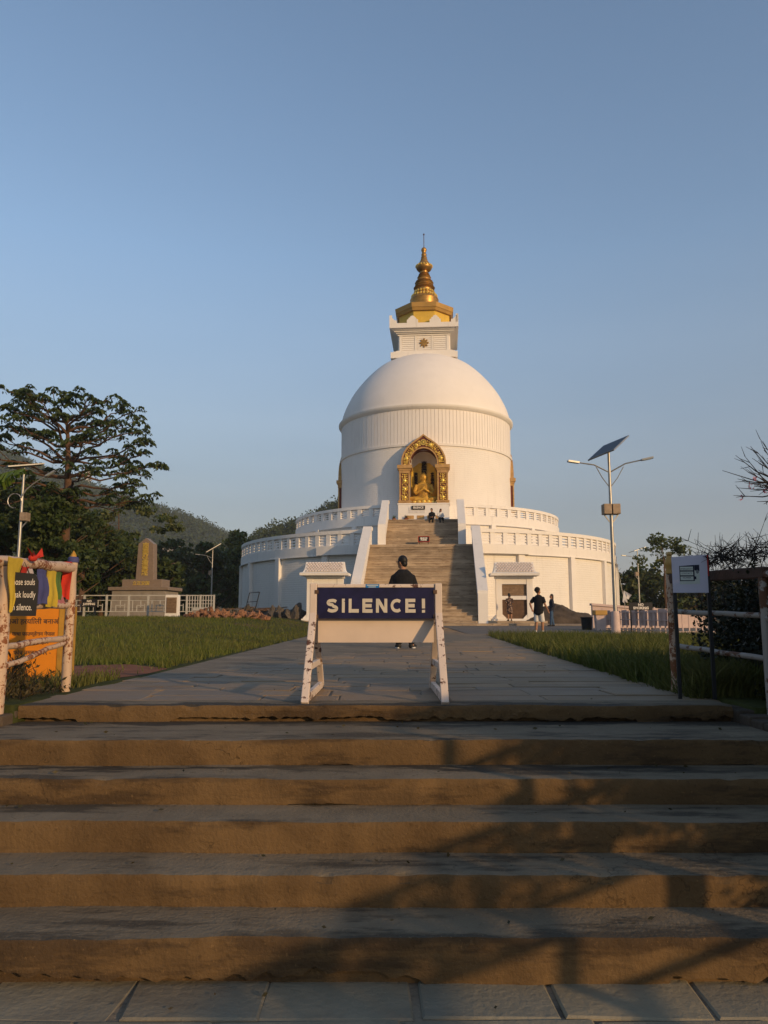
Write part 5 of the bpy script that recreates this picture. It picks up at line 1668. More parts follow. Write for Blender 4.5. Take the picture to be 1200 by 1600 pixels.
person('man in black shirt and glasses seen from behind on the path beyond the sign', (.38, 15.25, 0), R(0), 1.80, dict(shL=(-.165, 0, 1.365), shR=(.165, 0, 1.365), elL=(-.262, .02, 1.12), elR=(.262, .02, 1.12), wrL=(-.17, .24, 1.0), wrR=(.17, .24, 1.0), ankL=(-.09, -.02, .09), toeL=(-.12, .13, .035), kneeR=(.12, .06, .50), ankR=(.16, .08, .09), toeR=(.22, .21, .035)), 'cloth_black', 'long', 'trousers', 'cloth_black', 'shoe_dark', 'short', True, .10, 0, .012, head_yaw=52, head_pitch=-3, sole='sole_white')
person('young man in black T-shirt and white shorts looking up by the grass', (5.53, 27.7, .02), R(-35), 1.66, dict(wrL=(-.20, -.14, .95), elL=(-.32, -.06, 1.16), wrR=(.30, .16, .93), elR=(.25, .02, 1.14), ankL=(-.10, -.06, .09), toeL=(-.14, .08, .035), ankR=(.11, .08, .09), toeR=(.16, .23, .035), kneeR=(.11, .08, .5)), 'cloth_black', 'short', 'shorts', 'cloth_white', 'shoe_dark', 'curly', False, .05, .06, .014, head_yaw=-25, head_pitch=18, socks=True)
person('woman in dark patterned dress facing the board of the right shelter', (7.17, 44.15, .50), R(8), 1.56, dict(wrL=(-.12, .22, 1.02), elL=(-.24, .02, 1.14), wrR=(.12, .22, 1.02), elR=(.24, .02, 1.14)), None, 'short', None, None, 'shoe_dark', 'bob', False, -.06, .05, .016, dress='patterned_dress', head_pitch=-15)
person('person in dark jacket and blue jeans facing left in front of the mound', (8.76, 40.5, .22), R(80), 1.66, dict(wrL=(-.12, .10, .95), elL=(-.24, -.08, 1.12), wrR=(.14, -.10, .98), elR=(.27, -.16, 1.15), ankR=(.09, -.10, .09), toeR=(.11, .05, .035), kneeR=(.10, -.02, .5), ankL=(-.09, .06, .09), toeL=(-.10, .21, .035)), 'cloth_navy', 'long', 'trousers', 'denim', 'shoe_dark', 'long', False, .04, -.05, .016, head_yaw=18)
seat = dict(drop=.46, hipL=(-.10, .05, .96), hipR=(.10, .05, .96), kneeL=(-.13, .44, .50), kneeR=(.13, .44, .50), ankL=(-.12, .46, .09), ankR=(.12, .46, .09), toeL=(-.13, .61, .035), toeR=(.13, .61, .035), elL=(-.24, .10, .70), wrL=(-.10, .36, .60), elR=(.24, .10, .70), wrR=(.10, .36, .60))
person('visitor in black sitting on the top step, left of the pair', sp_(.68, -11.55, 7.50), R(180-AX-8), 1.68, seat, 'cloth_black', 'long', 'trousers', 'cloth_black', 'shoe_dark', 'short', False, .04, .12, .018, head_yaw=-30, head_pitch=-8, seated=True, group='pair seated at the head of the stairs')
person('visitor in pale top and black trousers sitting on the top step, right of the pair', sp_(1.30, -11.55, 7.50), R(180-AX+12), 1.62, seat, 'cloth_white', 'long', 'trousers', 'cloth_black', 'shoe_dark', 'long', False, -.02, .10, .018, head_yaw=25, head_pitch=-6, seated=True, group='pair seated at the head of the stairs')

# ------------------------------------------------------------------ vegetation
rng = np.random.default_rng(11)

def leaf_quads(C, NRM, size, aspect=.5, droop=None):
    """diamond leaves: C centres, NRM leaf directions (along the blade), arrays"""
    n = len(C)
    D = NRM/np.maximum(np.linalg.norm(NRM, axis=1, keepdims=True), 1e-6)
    A = rng.normal(size=(n, 3)); A -= (A*D).sum(1, keepdims=True)*D; A /= np.maximum(np.linalg.norm(A, axis=1, keepdims=True), 1e-6)
    s = np.asarray(size).reshape(-1, 1)*np.ones((n, 1))
    V = np.stack([C-D*s*.5, C+A*s*aspect*.5, C+D*s*.5, C-A*s*aspect*.5], 1).reshape(-1, 3)
    F = np.arange(4*n).reshape(-1, 4)
    return V, F

def clump_leaves(cl, per, leaf, spread=1.0, up=.3, shell=.55):
    """cl: (x,y,z,rx,rz) rows"""
    cl = np.asarray(cl, float)
    n = len(cl)*per
    idx = np.repeat(np.arange(len(cl)), per)
    d = rng.normal(size=(n, 3)); d /= np.linalg.norm(d, axis=1, keepdims=True)
    rr = (shell + (1-shell)*rng.random(n))**.7
    P = cl[idx, :3] + d*np.stack([cl[idx, 3], cl[idx, 3], cl[idx, 4]], 1)*rr[:, None]*spread
    dirs = d*.8 + rng.normal(size=(n, 3))*.6 + np.array([0, 0, -.25])
    return leaf_quads(P, dirs, leaf*rng.uniform(.6, 1.3, n), .55)

def limbs_mesh(b, branches, n=7):
    for pts, r0, r1 in branches:
        k = len(pts)
        b.tube(pts, [r0+(r1-r0)*i/(k-1) for i in range(k)], n)

def tree(name, label, loc, h, cr, mat, per=26, leaf=.32, trunk_r=.18, nclump=120, base=.25, seed=1, cat='tree', group=None, squash=1.0, gaps=.0, lobes=None):
    rr = random.Random(seed)
    o = empty(name, loc, 0, label, cat, group)
    b = MB()
    tips = []
    main = [Vector((rr.uniform(-.03, .03)*h*t, rr.uniform(-.03, .03)*h*t, h*t*.85)) for t in (0, .2, .4, .6, .8, 1)]
    b.tube([tuple(p) for p in main], [trunk_r*(1-.8*t) for t in (0, .2, .4, .6, .8, 1)], 9)
    for k in range(14):
        t = rr.uniform(base, .9); a = rr.uniform(0, 6.28)
        p = main[0].lerp(main[-1], t)
        L = cr*(1.1-.55*t)*rr.uniform(.6, 1)
        q = p + Vector((math.cos(a)*L, math.sin(a)*L, L*rr.uniform(.15, .7)))
        m_ = p.lerp(q, .5) + Vector((0, 0, -.06*L))
        b.tube([p, m_, q], [trunk_r*.38*(1.1-t), trunk_r*.25*(1.1-t), .015], 6)
        tips.append(q)
    b.build('trunk', M['bark'], o, smooth=True)
    cl = []
    lob = lobes or [(rr.uniform(-.55, .55)*cr, rr.uniform(-.55, .55)*cr, h*rr.uniform(base+.15, .88), cr*rr.uniform(.38, .62)) for _ in range(9)]
    for _ in range(nclump):
        lx, ly, lz, lr = rr.choice(lob)
        d = Vector((rr.gauss(0, 1), rr.gauss(0, 1), rr.gauss(0, 1))).normalized()
        u = rr.uniform(.55, 1.02)
        c = Vector((lx, ly, lz)) + Vector((d.x*lr*u, d.y*lr*u, d.z*lr*u*squash*.8))
        if c.z < h*base*.6: c.z = h*base*.6 + rr.uniform(0, .4)
        s_ = cr*rr.uniform(.10, .20)
        cl.append((c.x, c.y, c.z, s_, s_*.62))
    V, F = clump_leaves(cl, per, leaf)
    link('crown', np_mesh('crown', V, F, mat), o)
    return o

# the wide umbrella-topped tree on the left
ut = empty('umbrella_tree', (-15.05, 36, .5), 0, 'tall spreading tree with flat umbrella tufts of leaves rising above the left fence', 'tree')
b = MB()
rr = random.Random(21)
trunk = [(0, 0, 0), (.05, 0, 2), (-.02, .1, 4), (.04, 0, 6), (-.05, 0, 7.6), (-.15, .05, 8.8), (-.25, 0, 9.7)]
b.tube(trunk, [.30, .25, .21, .18, .13, .09, .05], 10)
tuft = []
def t_at(z):
    for i in range(len(trunk)-1):
        if trunk[i+1][2] >= z:
            t = (z-trunk[i][2])/(trunk[i+1][2]-trunk[i][2]); return Vector(trunk[i]).lerp(Vector(trunk[i+1]), t)
    return Vector(trunk[-1])
specs = [(5.6, 6, 3.4, -.02), (6.2, 6, 4.2, .04), (6.8, 7, 4.7, .16), (7.5, 7, 4.4, .24), (8.3, 6, 3.6, .32), (9.0, 6, 2.8, .40), (9.5, 5, 1.7, .5)]
for z, n, L, rise in specs:
    a0 = rr.uniform(0, 6.28)
    for k in range(n):
        a = a0 + 6.283*k/n + rr.uniform(-.3, .3)
        l = L*rr.uniform(.75, 1.12)
        p = t_at(z)
        d = Vector((math.cos(a), math.sin(a)*.9, 0))
        pts = [p + d*l*u + Vector((0, 0, rise*l*(u**1.2) + .12*math.sin(u*9+a))) for u in (0, .2, .4, .6, .8, 1)]
        pts = [q + Vector((rr.uniform(-.08, .08), rr.uniform(-.08, .08), rr.uniform(-.05, .05)))*(i > 0) for i, q in enumerate(pts)]
        b.tube(pts, [.075, .06, .05, .038, .026, .014], 6)
        tuft.append((pts[-1], rr.uniform(.8, 1.1)))
        for j in range(6):
            u = rr.uniform(.40, .97)
            i = min(4, int(u*5)); q = pts[i].lerp(pts[i+1], u*5-i)
            sd = rr.choice((-1, 1))*rr.uniform(.5, 1.1)
            e = Vector((math.cos(a+sd), math.sin(a+sd), rr.uniform(.1, .55)))*rr.uniform(.45, 1.15)
            b.tube([q, q+e*.55+Vector((0, 0, -.03)), q+e], [.022, .016, .009], 5)
            tuft.append((q+e, rr.uniform(.65, 1.1)))
b.build('trunk', M['bark'], ut, smooth=True)
C, D, S = [], [], []
for p, s_ in tuft:
    for k in range(52):
        a = rr.uniform(0, 6.283); u = rr.uniform(.15, 1)
        r_ = .40*s_*u
        C.append((p.x+r_*math.cos(a), p.y+r_*math.sin(a), p.z + .14*s_ - .24*s_*u*u + rr.uniform(-.05, .05)))
        D.append((math.cos(a), math.sin(a), -.25-.9*u)); S.append(.225*s_*rr.uniform(.7, 1.15))
V, F = leaf_quads(np.array(C), np.array(D), np.array(S), .48)
link('crown', np_mesh('crown', V, F, M['leaf_umbrella']), ut)
print('tufts', len(tuft))

tree('mango_tree', 'dense dark mango tree at the far left behind the flagged fence', (-19.8, 40, .6), 7.0, 3.0, M['leaf_dark'], 46, .30, .22, 210, .12, 2)
tree('mango_tree', 'dense dark mango tree under the umbrella-topped tree', (-19.6, 50, .6), 8.0, 2.9, M['leaf_dark'], 46, .32, .22, 220, .10, 3)
tree('mango_tree', 'rounded mango tree between the umbrella-topped tree and the stele', (-20.8, 57, .6), 7.6, 2.8, M['leaf_mid'], 30, .42, .2, 190, .10, 4)
tree('dark_tree', 'dark bushy tree directly behind the stone stele', (-16.9, 55, .6), 6.7, 2.6, M['leaf_dark'], 28, .42, .2, 170, .08, 5)
tree('dark_tree', 'dark bushy tree at the left foot of the stele', (-20.5, 56, .6), 5.6, 2.8, M['leaf_dark'], 28, .42, .2, 170, .08, 6)
tree('slender_tree', 'slender flat-branched tree with sparse leaves left of the stele', (-21.6, 62, .6), 10.3, 2.9, M['leaf_mid'], 22, .36, .16, 60, .5, 8, lobes=[(3.6, 0, 8.2, .8), (2.0, 0, 8.8, .9), (4.6, 0, 7.4, .6), (-1.0, 0, 8.4, .8), (.6, 0, 9.3, .7), (3.0, .5, 7.3, .6)], squash=.45)
tree('mango_tree', 'low dense mango tree in front of the umbrella-topped trunk', (-14.5, 33.8, .6), 5.9, 2.25, M['leaf_dark'], 46, .24, .18, 280, .06, 9)
specs = [(-29.5, 88, 9.6, 4.2, 'leaf_mid', 'broad green tree behind the right end of the railing'), (-25.2, 92, 10.6, 4.3, 'leaf_dark', 'tall dark tree left of the distant lamp'), (-21.2, 90, 9.6, 4.0, 'leaf_dark', 'dark tree behind the distant lamp'), (-17.6, 96, 11.2, 4.2, 'leaf_mid', 'olive-green tree rising beside the left curve of the stupa'), (-33.5, 84, 7.6, 4.0, 'leaf_dark', 'low dark tree behind the plaque tablet'), (-37.5, 90, 8.6, 4.2, 'leaf_mid', 'green tree half hidden behind the stele'), (-20.5, 110, 13.4, 4.4, 'leaf_dark', 'taller dark tree topping the clump beside the stupa')]
for i, (x, y_, h, c_, mt, lb) in enumerate(specs):
    tree('broadleaf_tree', lb, (x, y_, .4), h, c_, M[mt], 26, .6, .25, 170, .06, 30+i)
specs = [(24.6, 84, 6.3, 3.0, 'leaf_dark', 'dark tree just right of the stupa wall'), (28.6, 88, 6.2, 3.4, 'leaf_mid', 'green tree behind the distant right lamp'), (33.0, 86, 6.6, 3.6, 'leaf_mid', 'green tree behind the gilded fence finial'), (37.5, 88, 6.0, 3.6, 'leaf_dark', 'dark tree behind the square white notice'), (43, 90, 5.4, 3.8, 'leaf_dark', 'dark low tree behind the right hedge')]
for i, (x, y_, h, c_, mt, lb) in enumerate(specs):
    tree('broadleaf_tree', lb, (x, y_, .3), h, c_, M[mt], 26, .55, .22, 150, .05, 50+i)
tree('airy_tree', 'light airy tree with hanging leaves against the sky at right', (21.9, 60, .3), 7.2, 2.3, M['leaf_airy'], 16, .30, .12, 60, .55, 61, lobes=[(0, 0, 6.2, .8), (-1.0, 0, 5.7, .75), (.9, 0, 6.1, .7), (-1.6, 0, 4.9, .7), (1.5, 0, 5.7, .5), (.2, 0, 5.0, .6), (-.6, 0, 6.5, .6)])

# ------------------------------------------------------------------ hills with forest
def ridge_fn(pts):
    xs_ = [p[0] for p in pts]; zs_ = [p[1] for p in pts]
    return lambda x: float(np.interp(x, xs_, zs_))
r1 = ridge_fn([(-900, 150), (-560, 170), (-420, 168), (-357, 158), (-297, 135), (-260, 123), (-209, 108), (-177, 96), (-138, 78), (-100, 62), (-40, 42), (60, 24), (300, 6), (420, -2)])
r2 = ridge_fn([(-230, 4), (-150, 14), (-100, 25), (-65, 35.5), (-50, 42), (-30.5, 47.5), (-19.5, 54.5), (5, 60), (40, 52), (80, 30), (120, 12), (170, 2)])
def hill(name, rf_, x0, x1, y0, yr, y1, nx_, ny_, rough):
    V, F = [], []
    for j in range(ny_+1):
        y_ = y0+(y1-y0)*j/ny_
        t = (y_-y0)/(yr-y0) if y_ < yr else (y1-y_)/(y1-yr)
        for i in range(nx_+1):
            x = x0+(x1-x0)*i/nx_
            # perspective: lower slopes stay narrower than the ridge
            e = sm(t)**1.0
            z = max(0, rf_(x*(yr/y_ if y_ < yr else 1)) - .011*(yr-60))*e - 3 + rough*e*noise.noise(Vector((x/60, y_/60, 0)))*(1 if abs(y_-yr) > 1 else 0)
            V.append((x, y_, z))
        F += []
    F = [(j*(nx_+1)+i, j*(nx_+1)+i+1, (j+1)*(nx_+1)+i+1, (j+1)*(nx_+1)+i) for j in range(ny_) for i in range(nx_)]
    o = tag(link(name, np_mesh(name, V, F, M['hill_ground'], True)), kind='structure')
    return np.array(V).reshape(ny_+1, nx_+1, 3)
def hz(G, x, y_):
    X, Y = G[0, :, 0], G[:, 0, 1]
    i = np.clip(np.searchsorted(X, x)-1, 0, len(X)-2); j = np.clip(np.searchsorted(Y, y_)-1, 0, len(Y)-2)
    u = (x-X[i])/(X[i+1]-X[i]); v = (y_-Y[j])/(Y[j+1]-Y[j]); Z = G[:, :, 2]
    return (Z[j, i]*(1-u)+Z[j, i+1]*u)*(1-v) + (Z[j+1, i]*(1-u)+Z[j+1, i+1]*u)*v
G1 = hill('hill', r1, -900, 420, 230, 700, 1100, 70, 40, 7)
G2 = hill('hill', r2, -230, 170, 150, 330, 480, 50, 30, 3)
def forest(name, G, n, x0, x1, y0, y1, s0, s1, per, leaf, label_, extra=None):
    x = rng.uniform(x0, x1, n); y_ = y0 + (y1-y0)*rng.random(n)**.8
    if extra is not None:
        x = np.concatenate([x, extra[0]]); y_ = np.concatenate([y_, extra[1]])
    z = hz(G, x, y_); s_ = rng.uniform(s0, s1, len(x))*rng.choice([.7, 1, 1, 1.35], len(x))
    keep = z > -1
    cl = np.stack([x, y_, z+s_*.55, s_, s_*rng.uniform(.7, 1.3, len(x))], 1)[keep]
    V, F = clump_leaves(cl, per, leaf, shell=.75)
    tag(link(name, np_mesh(name, V, F, M['leaf_far'])), kind='stuff')
ex = (rng.uniform(-480, 0, 500), rng.uniform(690, 706, 500))
forest('hill_forest', G1, 5200, -560, 100, 300, 702, 2.2, 4.6, 30, 2.0, '', ex)
ex = (rng.uniform(-110, 20, 260), rng.uniform(324, 332, 260))
forest('hill_forest', G2, 2600, -150, 60, 170, 332, 1.5, 3.0, 34, 1.2, '', ex)

# houses on the slope, the little tower on the far summit
def house(name, label, loc, w, d, h, rz, wall, cols=0, roof=None, flat=True, nwin=3):
    o = empty(name, loc, rz, label, 'house')
    MB().box(-w/2, w/2, -d/2, d/2, -3, h).build('wall', M[wall], o)
    MB().box(-w/2-.3, w/2+.3, -d/2-.3, d/2+.3, h, h+.35).build('roof', M[roof or wall], o)
    for k in range(nwin):
        x = -w/2 + w*(k+.5)/nwin
        f = MB().box(x-w*.11, x+w*.11, -d/2-.06, -d/2-.003, h*.30, h*.78).build('window', M['window_dark'], o)
    for k in range(cols):
        x = -w/2 + w*k/max(1, cols-1)
        MB().box(x-.18, x+.18, -d/2-.9, -d/2-.55, 0, h).build('column', M['house_white'], o)
    return o
def on(G, px_, Y_): return None
house('house', 'grey hillside house with white columns right of the stele', (-68.0, 214, 12.6), 9.0, 7, 5.0, R(12), 'house_grey', 4)
house('house', 'small grey house with pale gable higher up the slope beside the columned one', (-62.3, 222, 18.0), 5.5, 5, 3.2, R(20), 'house_grey', 0, 'house_white', True, 2)
house('house', 'tiny white house far up the wooded slope', (-114, 410, 36), 3.2, 4, 2.4, R(5), 'house_white', 0, None, True, 2)
tw = empty('hilltop_tower', (-270, 690, 126), 0, 'pale square tower on the far summit behind the umbrella-topped tree', 'tower')
MB().box(-2.2, 2.2, -2, 2, -6, 9).build('shaft', M['house_white'], tw); MB().box(-2.7, 2.7, -2.5, 2.5, 9, 10).build('parapet', M['house_grey'], tw)

# ------------------------------------------------------------------ grass
def grass(name, mat, pts, hmin, hmax, width):
    P = np.asarray(pts, float)
    n = len(P)
    a = rng.uniform(0, 2*np.pi, n); h = rng.uniform(hmin, hmax, n)*(.6+.8*rng.random(n)); ln = rng.uniform(.1, .8, n)*h
    side = np.stack([np.cos(a), np.sin(a), np.zeros(n)], 1)*(width*(.6+.8*rng.random(n)))[:, None]
    b_ = rng.uniform(0, 2*np.pi, n)
    lean = np.stack([np.cos(b_)*ln, np.sin(b_)*ln, h], 1)
    mid = P + lean*np.array([.35, .35, .6])
    V = np.stack([P-side, P+side, mid+side*.7, mid-side*.7, P+lean], 1)
    V = V.reshape(-1, 3)
    base = np.arange(n)*5
    F = np.concatenate([np.stack([base, base+1, base+2, base+3], 1), np.stack([base+3, base+2, base+4, base+4], 1)])
    # triangles need their own pass
    quads = np.stack([base, base+1, base+2, base+3], 1); tris = np.stack([base+3, base+2, base+4], 1)
    me = bpy.data.meshes.new(name)
    me.vertices.add(len(V)); me.vertices.foreach_set('co', V.astype(np.float32).ravel())
    li = np.concatenate([quads.ravel(), tris.ravel()]).astype(np.int32)
    me.loops.add(len(li)); me.loops.foreach_set('vertex_index', li)
    me.polygons.add(2*n)
    ls = np.concatenate([np.arange(n)*4, 4*n+np.arange(n)*3]).astype(np.int32)
    me.polygons.foreach_set('loop_start', ls)
    me.materials.append(mat)
    me.update(calc_edges=True); me.validate()
    return tag(link(name, me), kind='stuff')
def bare(x, y_): return ((x+3.6)/1.25)**2 + ((y_-8.2)/1.5)**2 < 1.0 + .5*noise.noise(Vector((x*2, y_*2, 0)))
pts = []
while len(pts) < 120000:
    y_ = 5.4*(39.5/5.4)**rnd.random()
    y_ = 5.4 + 33.8*rnd.random()**1.7
    x = -2.5 - rnd.random()*(.55*y_+1.0)
    l, _ = path_edge(y_)
    if x > l+.015 + .09*noise.noise(Vector((0, y_*3, 0))): continue
    if y_ < 6.4 and x > -2.75: continue
    if bare(x, y_) and rnd.random() < .96: continue
    if noise.noise(Vector((x*.7, y_*.7, 4))) < -.28 and rnd.random() < .6: continue
    pts.append((x, y_, side_z(x, y_)-.01))
grass('lawn_grass', M['grass'], pts, .04, .12, .006)
pts = []
while len(pts) < 90000:
    y_ = 5.6 + 21.9*rnd.random()**1.5
    _, r_ = path_edge(y_)
    x = r_ - .05 + .06*noise.noise(Vector((5, y_*3, 0))) + rnd.random()*(.56*y_ + .6 - r_) if .56*y_+.6 > r_ else r_+.2*rnd.random()
    if y_ > 26.6 - max(0, x-4)*.45 + .3*noise.noise(Vector((x*2, 0, 3))): continue
    t_ = noise.noise(Vector((x*.8, y_*.8, 7)))
    if t_ < -.15 and rnd.random() < .55: continue
    pts.append((x, y_, side_z(x, y_)-.01))
grass('verge_grass', M['grass_right'], pts, .06, .24, .008)

# ------------------------------------------------------------------ hedge with twigs on the right, shrubs, banana plant
def hedge(name, label, boxes, per_m3, leaf, mat, cat='hedge', twigs=60, tw_len=(.2, .6), thick=()):
    o = empty(name, (0, 0, 0), 0, label, cat)
    C = []
    for x0, x1, y0, y1, z0, z1 in boxes:
        n = int(per_m3*(x1-x0)*(y1-y0)*(z1-z0))
        c = np.stack([rng.uniform(x0, x1, n), rng.uniform(y0, y1, n), rng.uniform(z0, z1, n)], 1)
        keep = []
        for p in c:
            e = noise.noise(Vector(p*2.1)) + .5*noise.noise(Vector(p*5.3))
            edge = min(p[0]-x0, (z1-p[2])*.9, 9)
            keep.append(e*.22 + edge > .03)
        C.append(c[np.array(keep)])
    C = np.concatenate(C); S = leaf*rng.uniform(.6, 1.3, len(C))
    for x0, x1, y0, y1, z0, z1 in thick:
        n = int(3000*(x1-x0)*(y1-y0)*(z1-z0))
        C = np.concatenate([C, np.stack([rng.uniform(x0, x1, n), rng.uniform(y0, y1, n), z0+(z1-z0)*rng.random(n)], 1)]); S = np.concatenate([S, rng.uniform(.06, .12, n)])
    V, F = leaf_quads(C, rng.normal(size=C.shape), S, .6)
    link('crown', np_mesh('crown', V, F, M[mat]), o)
    b = MB()
    for k in range(twigs):
        x0, x1, y0, y1, z0, z1 = rnd.choice(boxes[:3])
        p = Vector((rnd.uniform(x0, x1), rnd.uniform(y0, y1), rnd.uniform(z0+(z1-z0)*.6, z1)))
        d = Vector((rnd.gauss(0, .5), rnd.gauss(0, .5), rnd.uniform(.2, 1.0))).normalized()*rnd.uniform(*tw_len)
        q = p+d*.5+Vector((rnd.uniform(-.05, .05), rnd.uniform(-.05, .05), 0))
        b.tube([p, q, p+d+Vector((rnd.uniform(-.05, .05), 0, -.07*rnd.random()))], [.0035, .0028, .0012], 4)
        for j in range(3):
            e = Vector((rnd.gauss(0, 1), rnd.gauss(0, 1), rnd.gauss(0, .8))).normalized()*rnd.uniform(.05, .18)
            b.tube([q, q+e], [.002, .001], 4)
    b.build('twigs', M['twig'], o, fix=False, kind='stuff')
    return o
hedge('hedge', 'dense dark hedge with bare thorny twigs behind the right pipe fence', [(2.62, 4.4, 4.6, 5.9, -.15, .92), (2.72, 4.4, 5.9, 6.9, -.15, .92), (3.15, 4.4, 6.9, 8.0, -.1, .92), (2.70, 4.0, 1.98, 4.6, -.85, .97), (2.75, 4.0, 2.1, 4.6, -.3, .95), (2.62, 2.86, -1.6, 1.9, .20, .44)], 9000, .042, 'leaf_hedge', twigs=520, tw_len=(.10, .34), thick=[(2.72, 3.6, 2.0, 4.5, -.8, .90), (2.70, 2.95, -1.5, 1.9, .20, .42), (2.9, 4.0, 3.4, 5.0, .8, 1.75)])
hedge('vine', 'tangled bare vine lying along the top rail of the right fence', [(2.34, 2.60, 4.9, 6.0, .86, .99)], 2600, .03, 'leaf_hedge', 'vine', 100, (.06, .22))
# leggy stems standing above the hedge
b = MB()
bs_ = empty('bare_stems', (0, 0, 0), 0, 'leggy bare stems sprouting above the right hedge against the sky', 'shrub')
for k in range(24):
    p = Vector((rnd.uniform(2.55, 3.3), rnd.uniform(5.0, 6.6), .85))
    a = rnd.uniform(-1.0, .9); L = rnd.uniform(.15, .48)
    d = Vector((math.sin(a), rnd.uniform(-.3, .3), math.cos(a)))
    q = p + d*L*.5 + Vector((rnd.uniform(-.04, .04), 0, .02)); e = p + d*L + Vector((-.10*abs(a), 0, -.02))
    b.tube([p, p.lerp(q, .5)+Vector((rnd.uniform(-.02, .02), 0, 0)), q, e], [.0042, .0036, .003, .0012], 5)
    for j in range(4):
        m_ = q.lerp(e, rnd.random()); f = Vector((rnd.gauss(0, 1), rnd.gauss(0, .6), rnd.uniform(.1, 1))).normalized()*rnd.uniform(.06, .16)
        b.tube([m_, m_+f], [.003, .0012], 4)
b.build('stems', M['twig'], bs_, fix=False, kind='stuff')
# flowering branch reaching in from the right
fb = empty('flowering_shrub', (3.68, 6.2, -.02), 0, 'bare branching shrub with a few pink blossoms reaching in at the right edge', 'shrub')
b = MB(); fl_ = []
b.tube([(0, 0, -.1), (-.05, 0, .6), (-.15, -.1, 1.2), (-.40, -.18, 1.63)], [.035, .03, .022, .014], 7)
root = Vector((-.40, -.18, 1.63))
for k in range(26):
    a = rnd.uniform(-.25, 1.25)
    d = Vector((-math.cos(a), rnd.uniform(-.35, .35), math.sin(a)*.8)).normalized()
    L = rnd.uniform(.22, .50)
    st_ = root + Vector((rnd.uniform(-.12, .15), rnd.uniform(-.1, .1), rnd.uniform(-.06, .06)))
    q = st_ + d*L*.5 + Vector((0, 0, -.03)); e = st_ + d*L
    b.tube([st_, q, e], [.007, .005, .0018], 5)
    for j in range(3):
        m_ = q.lerp(e, rnd.random()); f = (d + Vector((rnd.gauss(0, .5), rnd.gauss(0, .5), rnd.gauss(0, .5)))).normalized()*rnd.uniform(.04, .12)
        b.tube([m_, m_+f], [.0032, .0014], 4)
    if a < .25: fl_.append(e.lerp(q, .3)+Vector((0, 0, -.02)))
# one long leader
b.tube([root, root+Vector((-.30, 0, .03)), root+Vector((-.58, 0, .12))], [.008, .005, .002], 5)
b.build('branches', M['twig'], fb, fix=False)
C = np.array([tuple(p + Vector((rnd.gauss(0, .02), rnd.gauss(0, .02), rnd.gauss(0, .015)))) for p in fl_[:5] for _ in range(9)])
if len(C):
    V, F = leaf_quads(C, rng.normal(size=C.shape), np.full(len(C), .022), .6); link('blossoms', np_mesh('blossoms', V, F, M['blossom']), fb)

# dry shrub between the posts of the left fence
ds = empty('dry_shrub', (0, 0, 0), 0, 'low dry brownish shrub under the left pole fence', 'shrub')
C, D = [], []
b = MB()
for k in range(150):
    p = Vector((rnd.uniform(-3.2, -2.50), rnd.uniform(5.3, 6.2), -.04))
    d = Vector((rnd.gauss(0, .5), rnd.gauss(0, .4), 1)).normalized()
    L = rnd.uniform(.10, .36)*(1.15 if p.x < -2.7 else .7)
    b.tube([p, p+d*L*.6, p+d*L+Vector((rnd.gauss(0, .04), 0, -.02))], [.004, .003, .001], 4)
    for j in range(12):
        C.append(tuple(p+d*L*rnd.uniform(.25, 1)+Vector((rnd.gauss(0, .025), rnd.gauss(0, .025), rnd.gauss(0, .02))))); D.append(tuple(d+Vector((rnd.gauss(0, .6), rnd.gauss(0, .6), 0))))
b.build('stems', M['twig'], ds, fix=False, kind='stuff')
V, F = leaf_quads(np.array(C), np.array(D), rng.uniform(.03, .065, len(C)), .3); link('foliage', np_mesh('foliage', V, F, M['leaf_shrub']), ds)

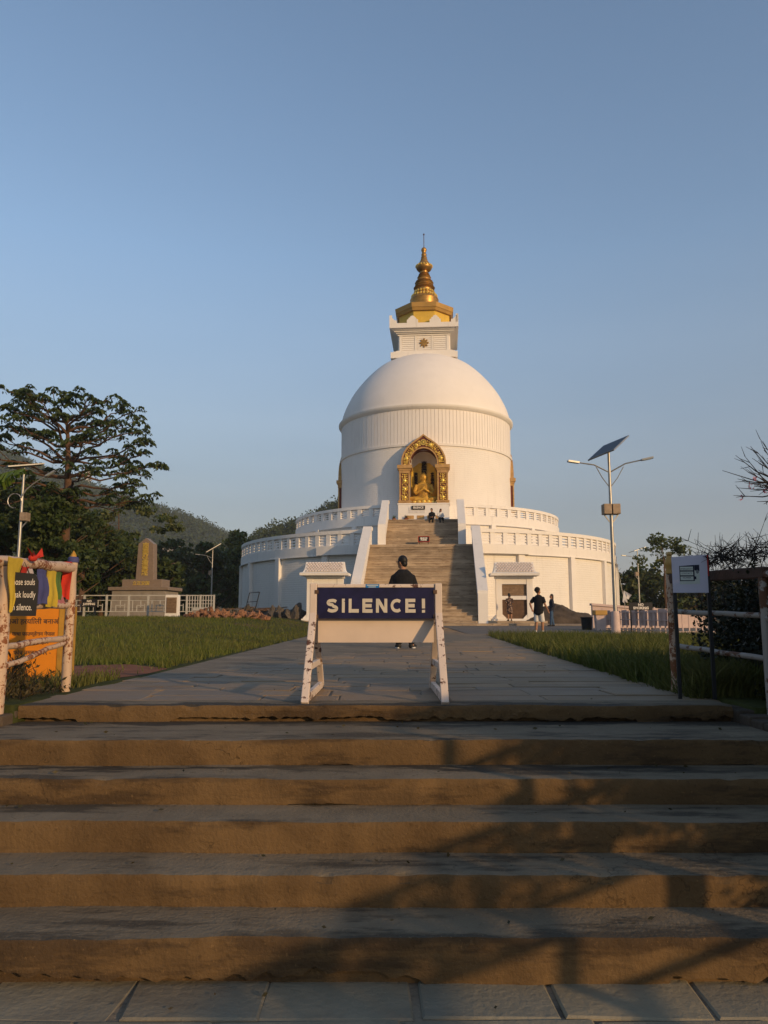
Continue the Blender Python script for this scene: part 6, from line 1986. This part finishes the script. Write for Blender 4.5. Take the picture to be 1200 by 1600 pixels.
# banana plant just outside the left edge
bp = empty('banana_plant', (-7.5, 12, .1), 0, 'banana plant whose torn bright green leaf droops in at the left edge', 'plant')
MB().tube([(0, 0, 0), (.03, 0, .9), (.0, 0, 1.9)], [.13, .11, .07], 10).build('stem', M['bark'], bp, smooth=True)
for a, L, up in ((0.05, 1.75, 1.25), (2.2, 1.7, 1.2), (3.6, 1.6, 1.0), (4.8, 1.5, 1.3), (1.2, 1.5, 1.4)):
    pts = []
    for k in range(13):
        u = k/12
        pts.append(Vector((math.cos(a)*L*u, math.sin(a)*L*u, 1.85 + up*1.35*u - .55*up*u*u*1.0)))
    b = MB()
    b.tube(pts, [.022*(1-.8*k/12) for k in range(13)], 5)
    sd = Vector((-math.sin(a), math.cos(a), 0))
    for k in range(1, 12):
        w = .34*math.sin(math.pi*min(1, (k+.5)/12.5))**.7
        for s_ in (-1, 1):
            for q in range(3):
                u0, u1 = q/3, (q+.9)/3
                p0 = pts[k].lerp(pts[k+1], u0) if k < 12 else pts[k]; p1 = pts[k].lerp(pts[k+1], u1)
                dr_ = Vector((0, 0, -.55*w*rnd.uniform(.5, 1.7)))
                b.add([p0, p1, p1+sd*s_*w*.7+dr_, p0+sd*s_*w*.7+dr_*rnd.uniform(.9, 1.1)], [(0, 1, 2, 3)])
    b.build('leaf', M['leaf_banana'], bp, fix=False)

# fallen leaves on the steps and the path
C = []
for k in range(150):
    x = rnd.uniform(-2.3, 2.2); y_ = rnd.choice((rnd.uniform(5.4, 12), rnd.uniform(4.45, 5.05), rnd.uniform(4.08, 4.33), rnd.uniform(3.78, 3.97), rnd.uniform(3.46, 3.65), rnd.uniform(3.14, 3.35), rnd.uniform(2.6, 3.0)))
    z = next((zt for yf, zt, zb, hw in STEPS if y_ > yf+.03), -.80)
    C.append((x, y_, z + .014))
C = np.array(C)
V, F = leaf_quads(C, rng.normal(size=C.shape)*np.array([1, 1, .12]), rng.uniform(.012, .035, len(C)), .5)
tag(link('fallen_leaves', np_mesh('fallen_leaves', V, F, M['leaf_shrub'])), kind='stuff')

# ------------------------------------------------------------------ thin morning haze
hb = MB().box(-3300, 3300, -520, 2900, -6, 185)
hm = bpy.data.materials.new('haze'); hm.use_nodes = True
nt = hm.node_tree; nt.nodes.clear()
pv = nt.nodes.new('ShaderNodeVolumePrincipled'); ou = nt.nodes.new('ShaderNodeOutputMaterial')
pv.inputs['Color'].default_value = (.80, .86, .95, 1); pv.inputs['Density'].default_value = .0003; pv.inputs['Anisotropy'].default_value = 0.0
nt.links.new(pv.outputs[0], ou.inputs['Volume'])
tag(hb.build('haze', hm), kind='stuff')
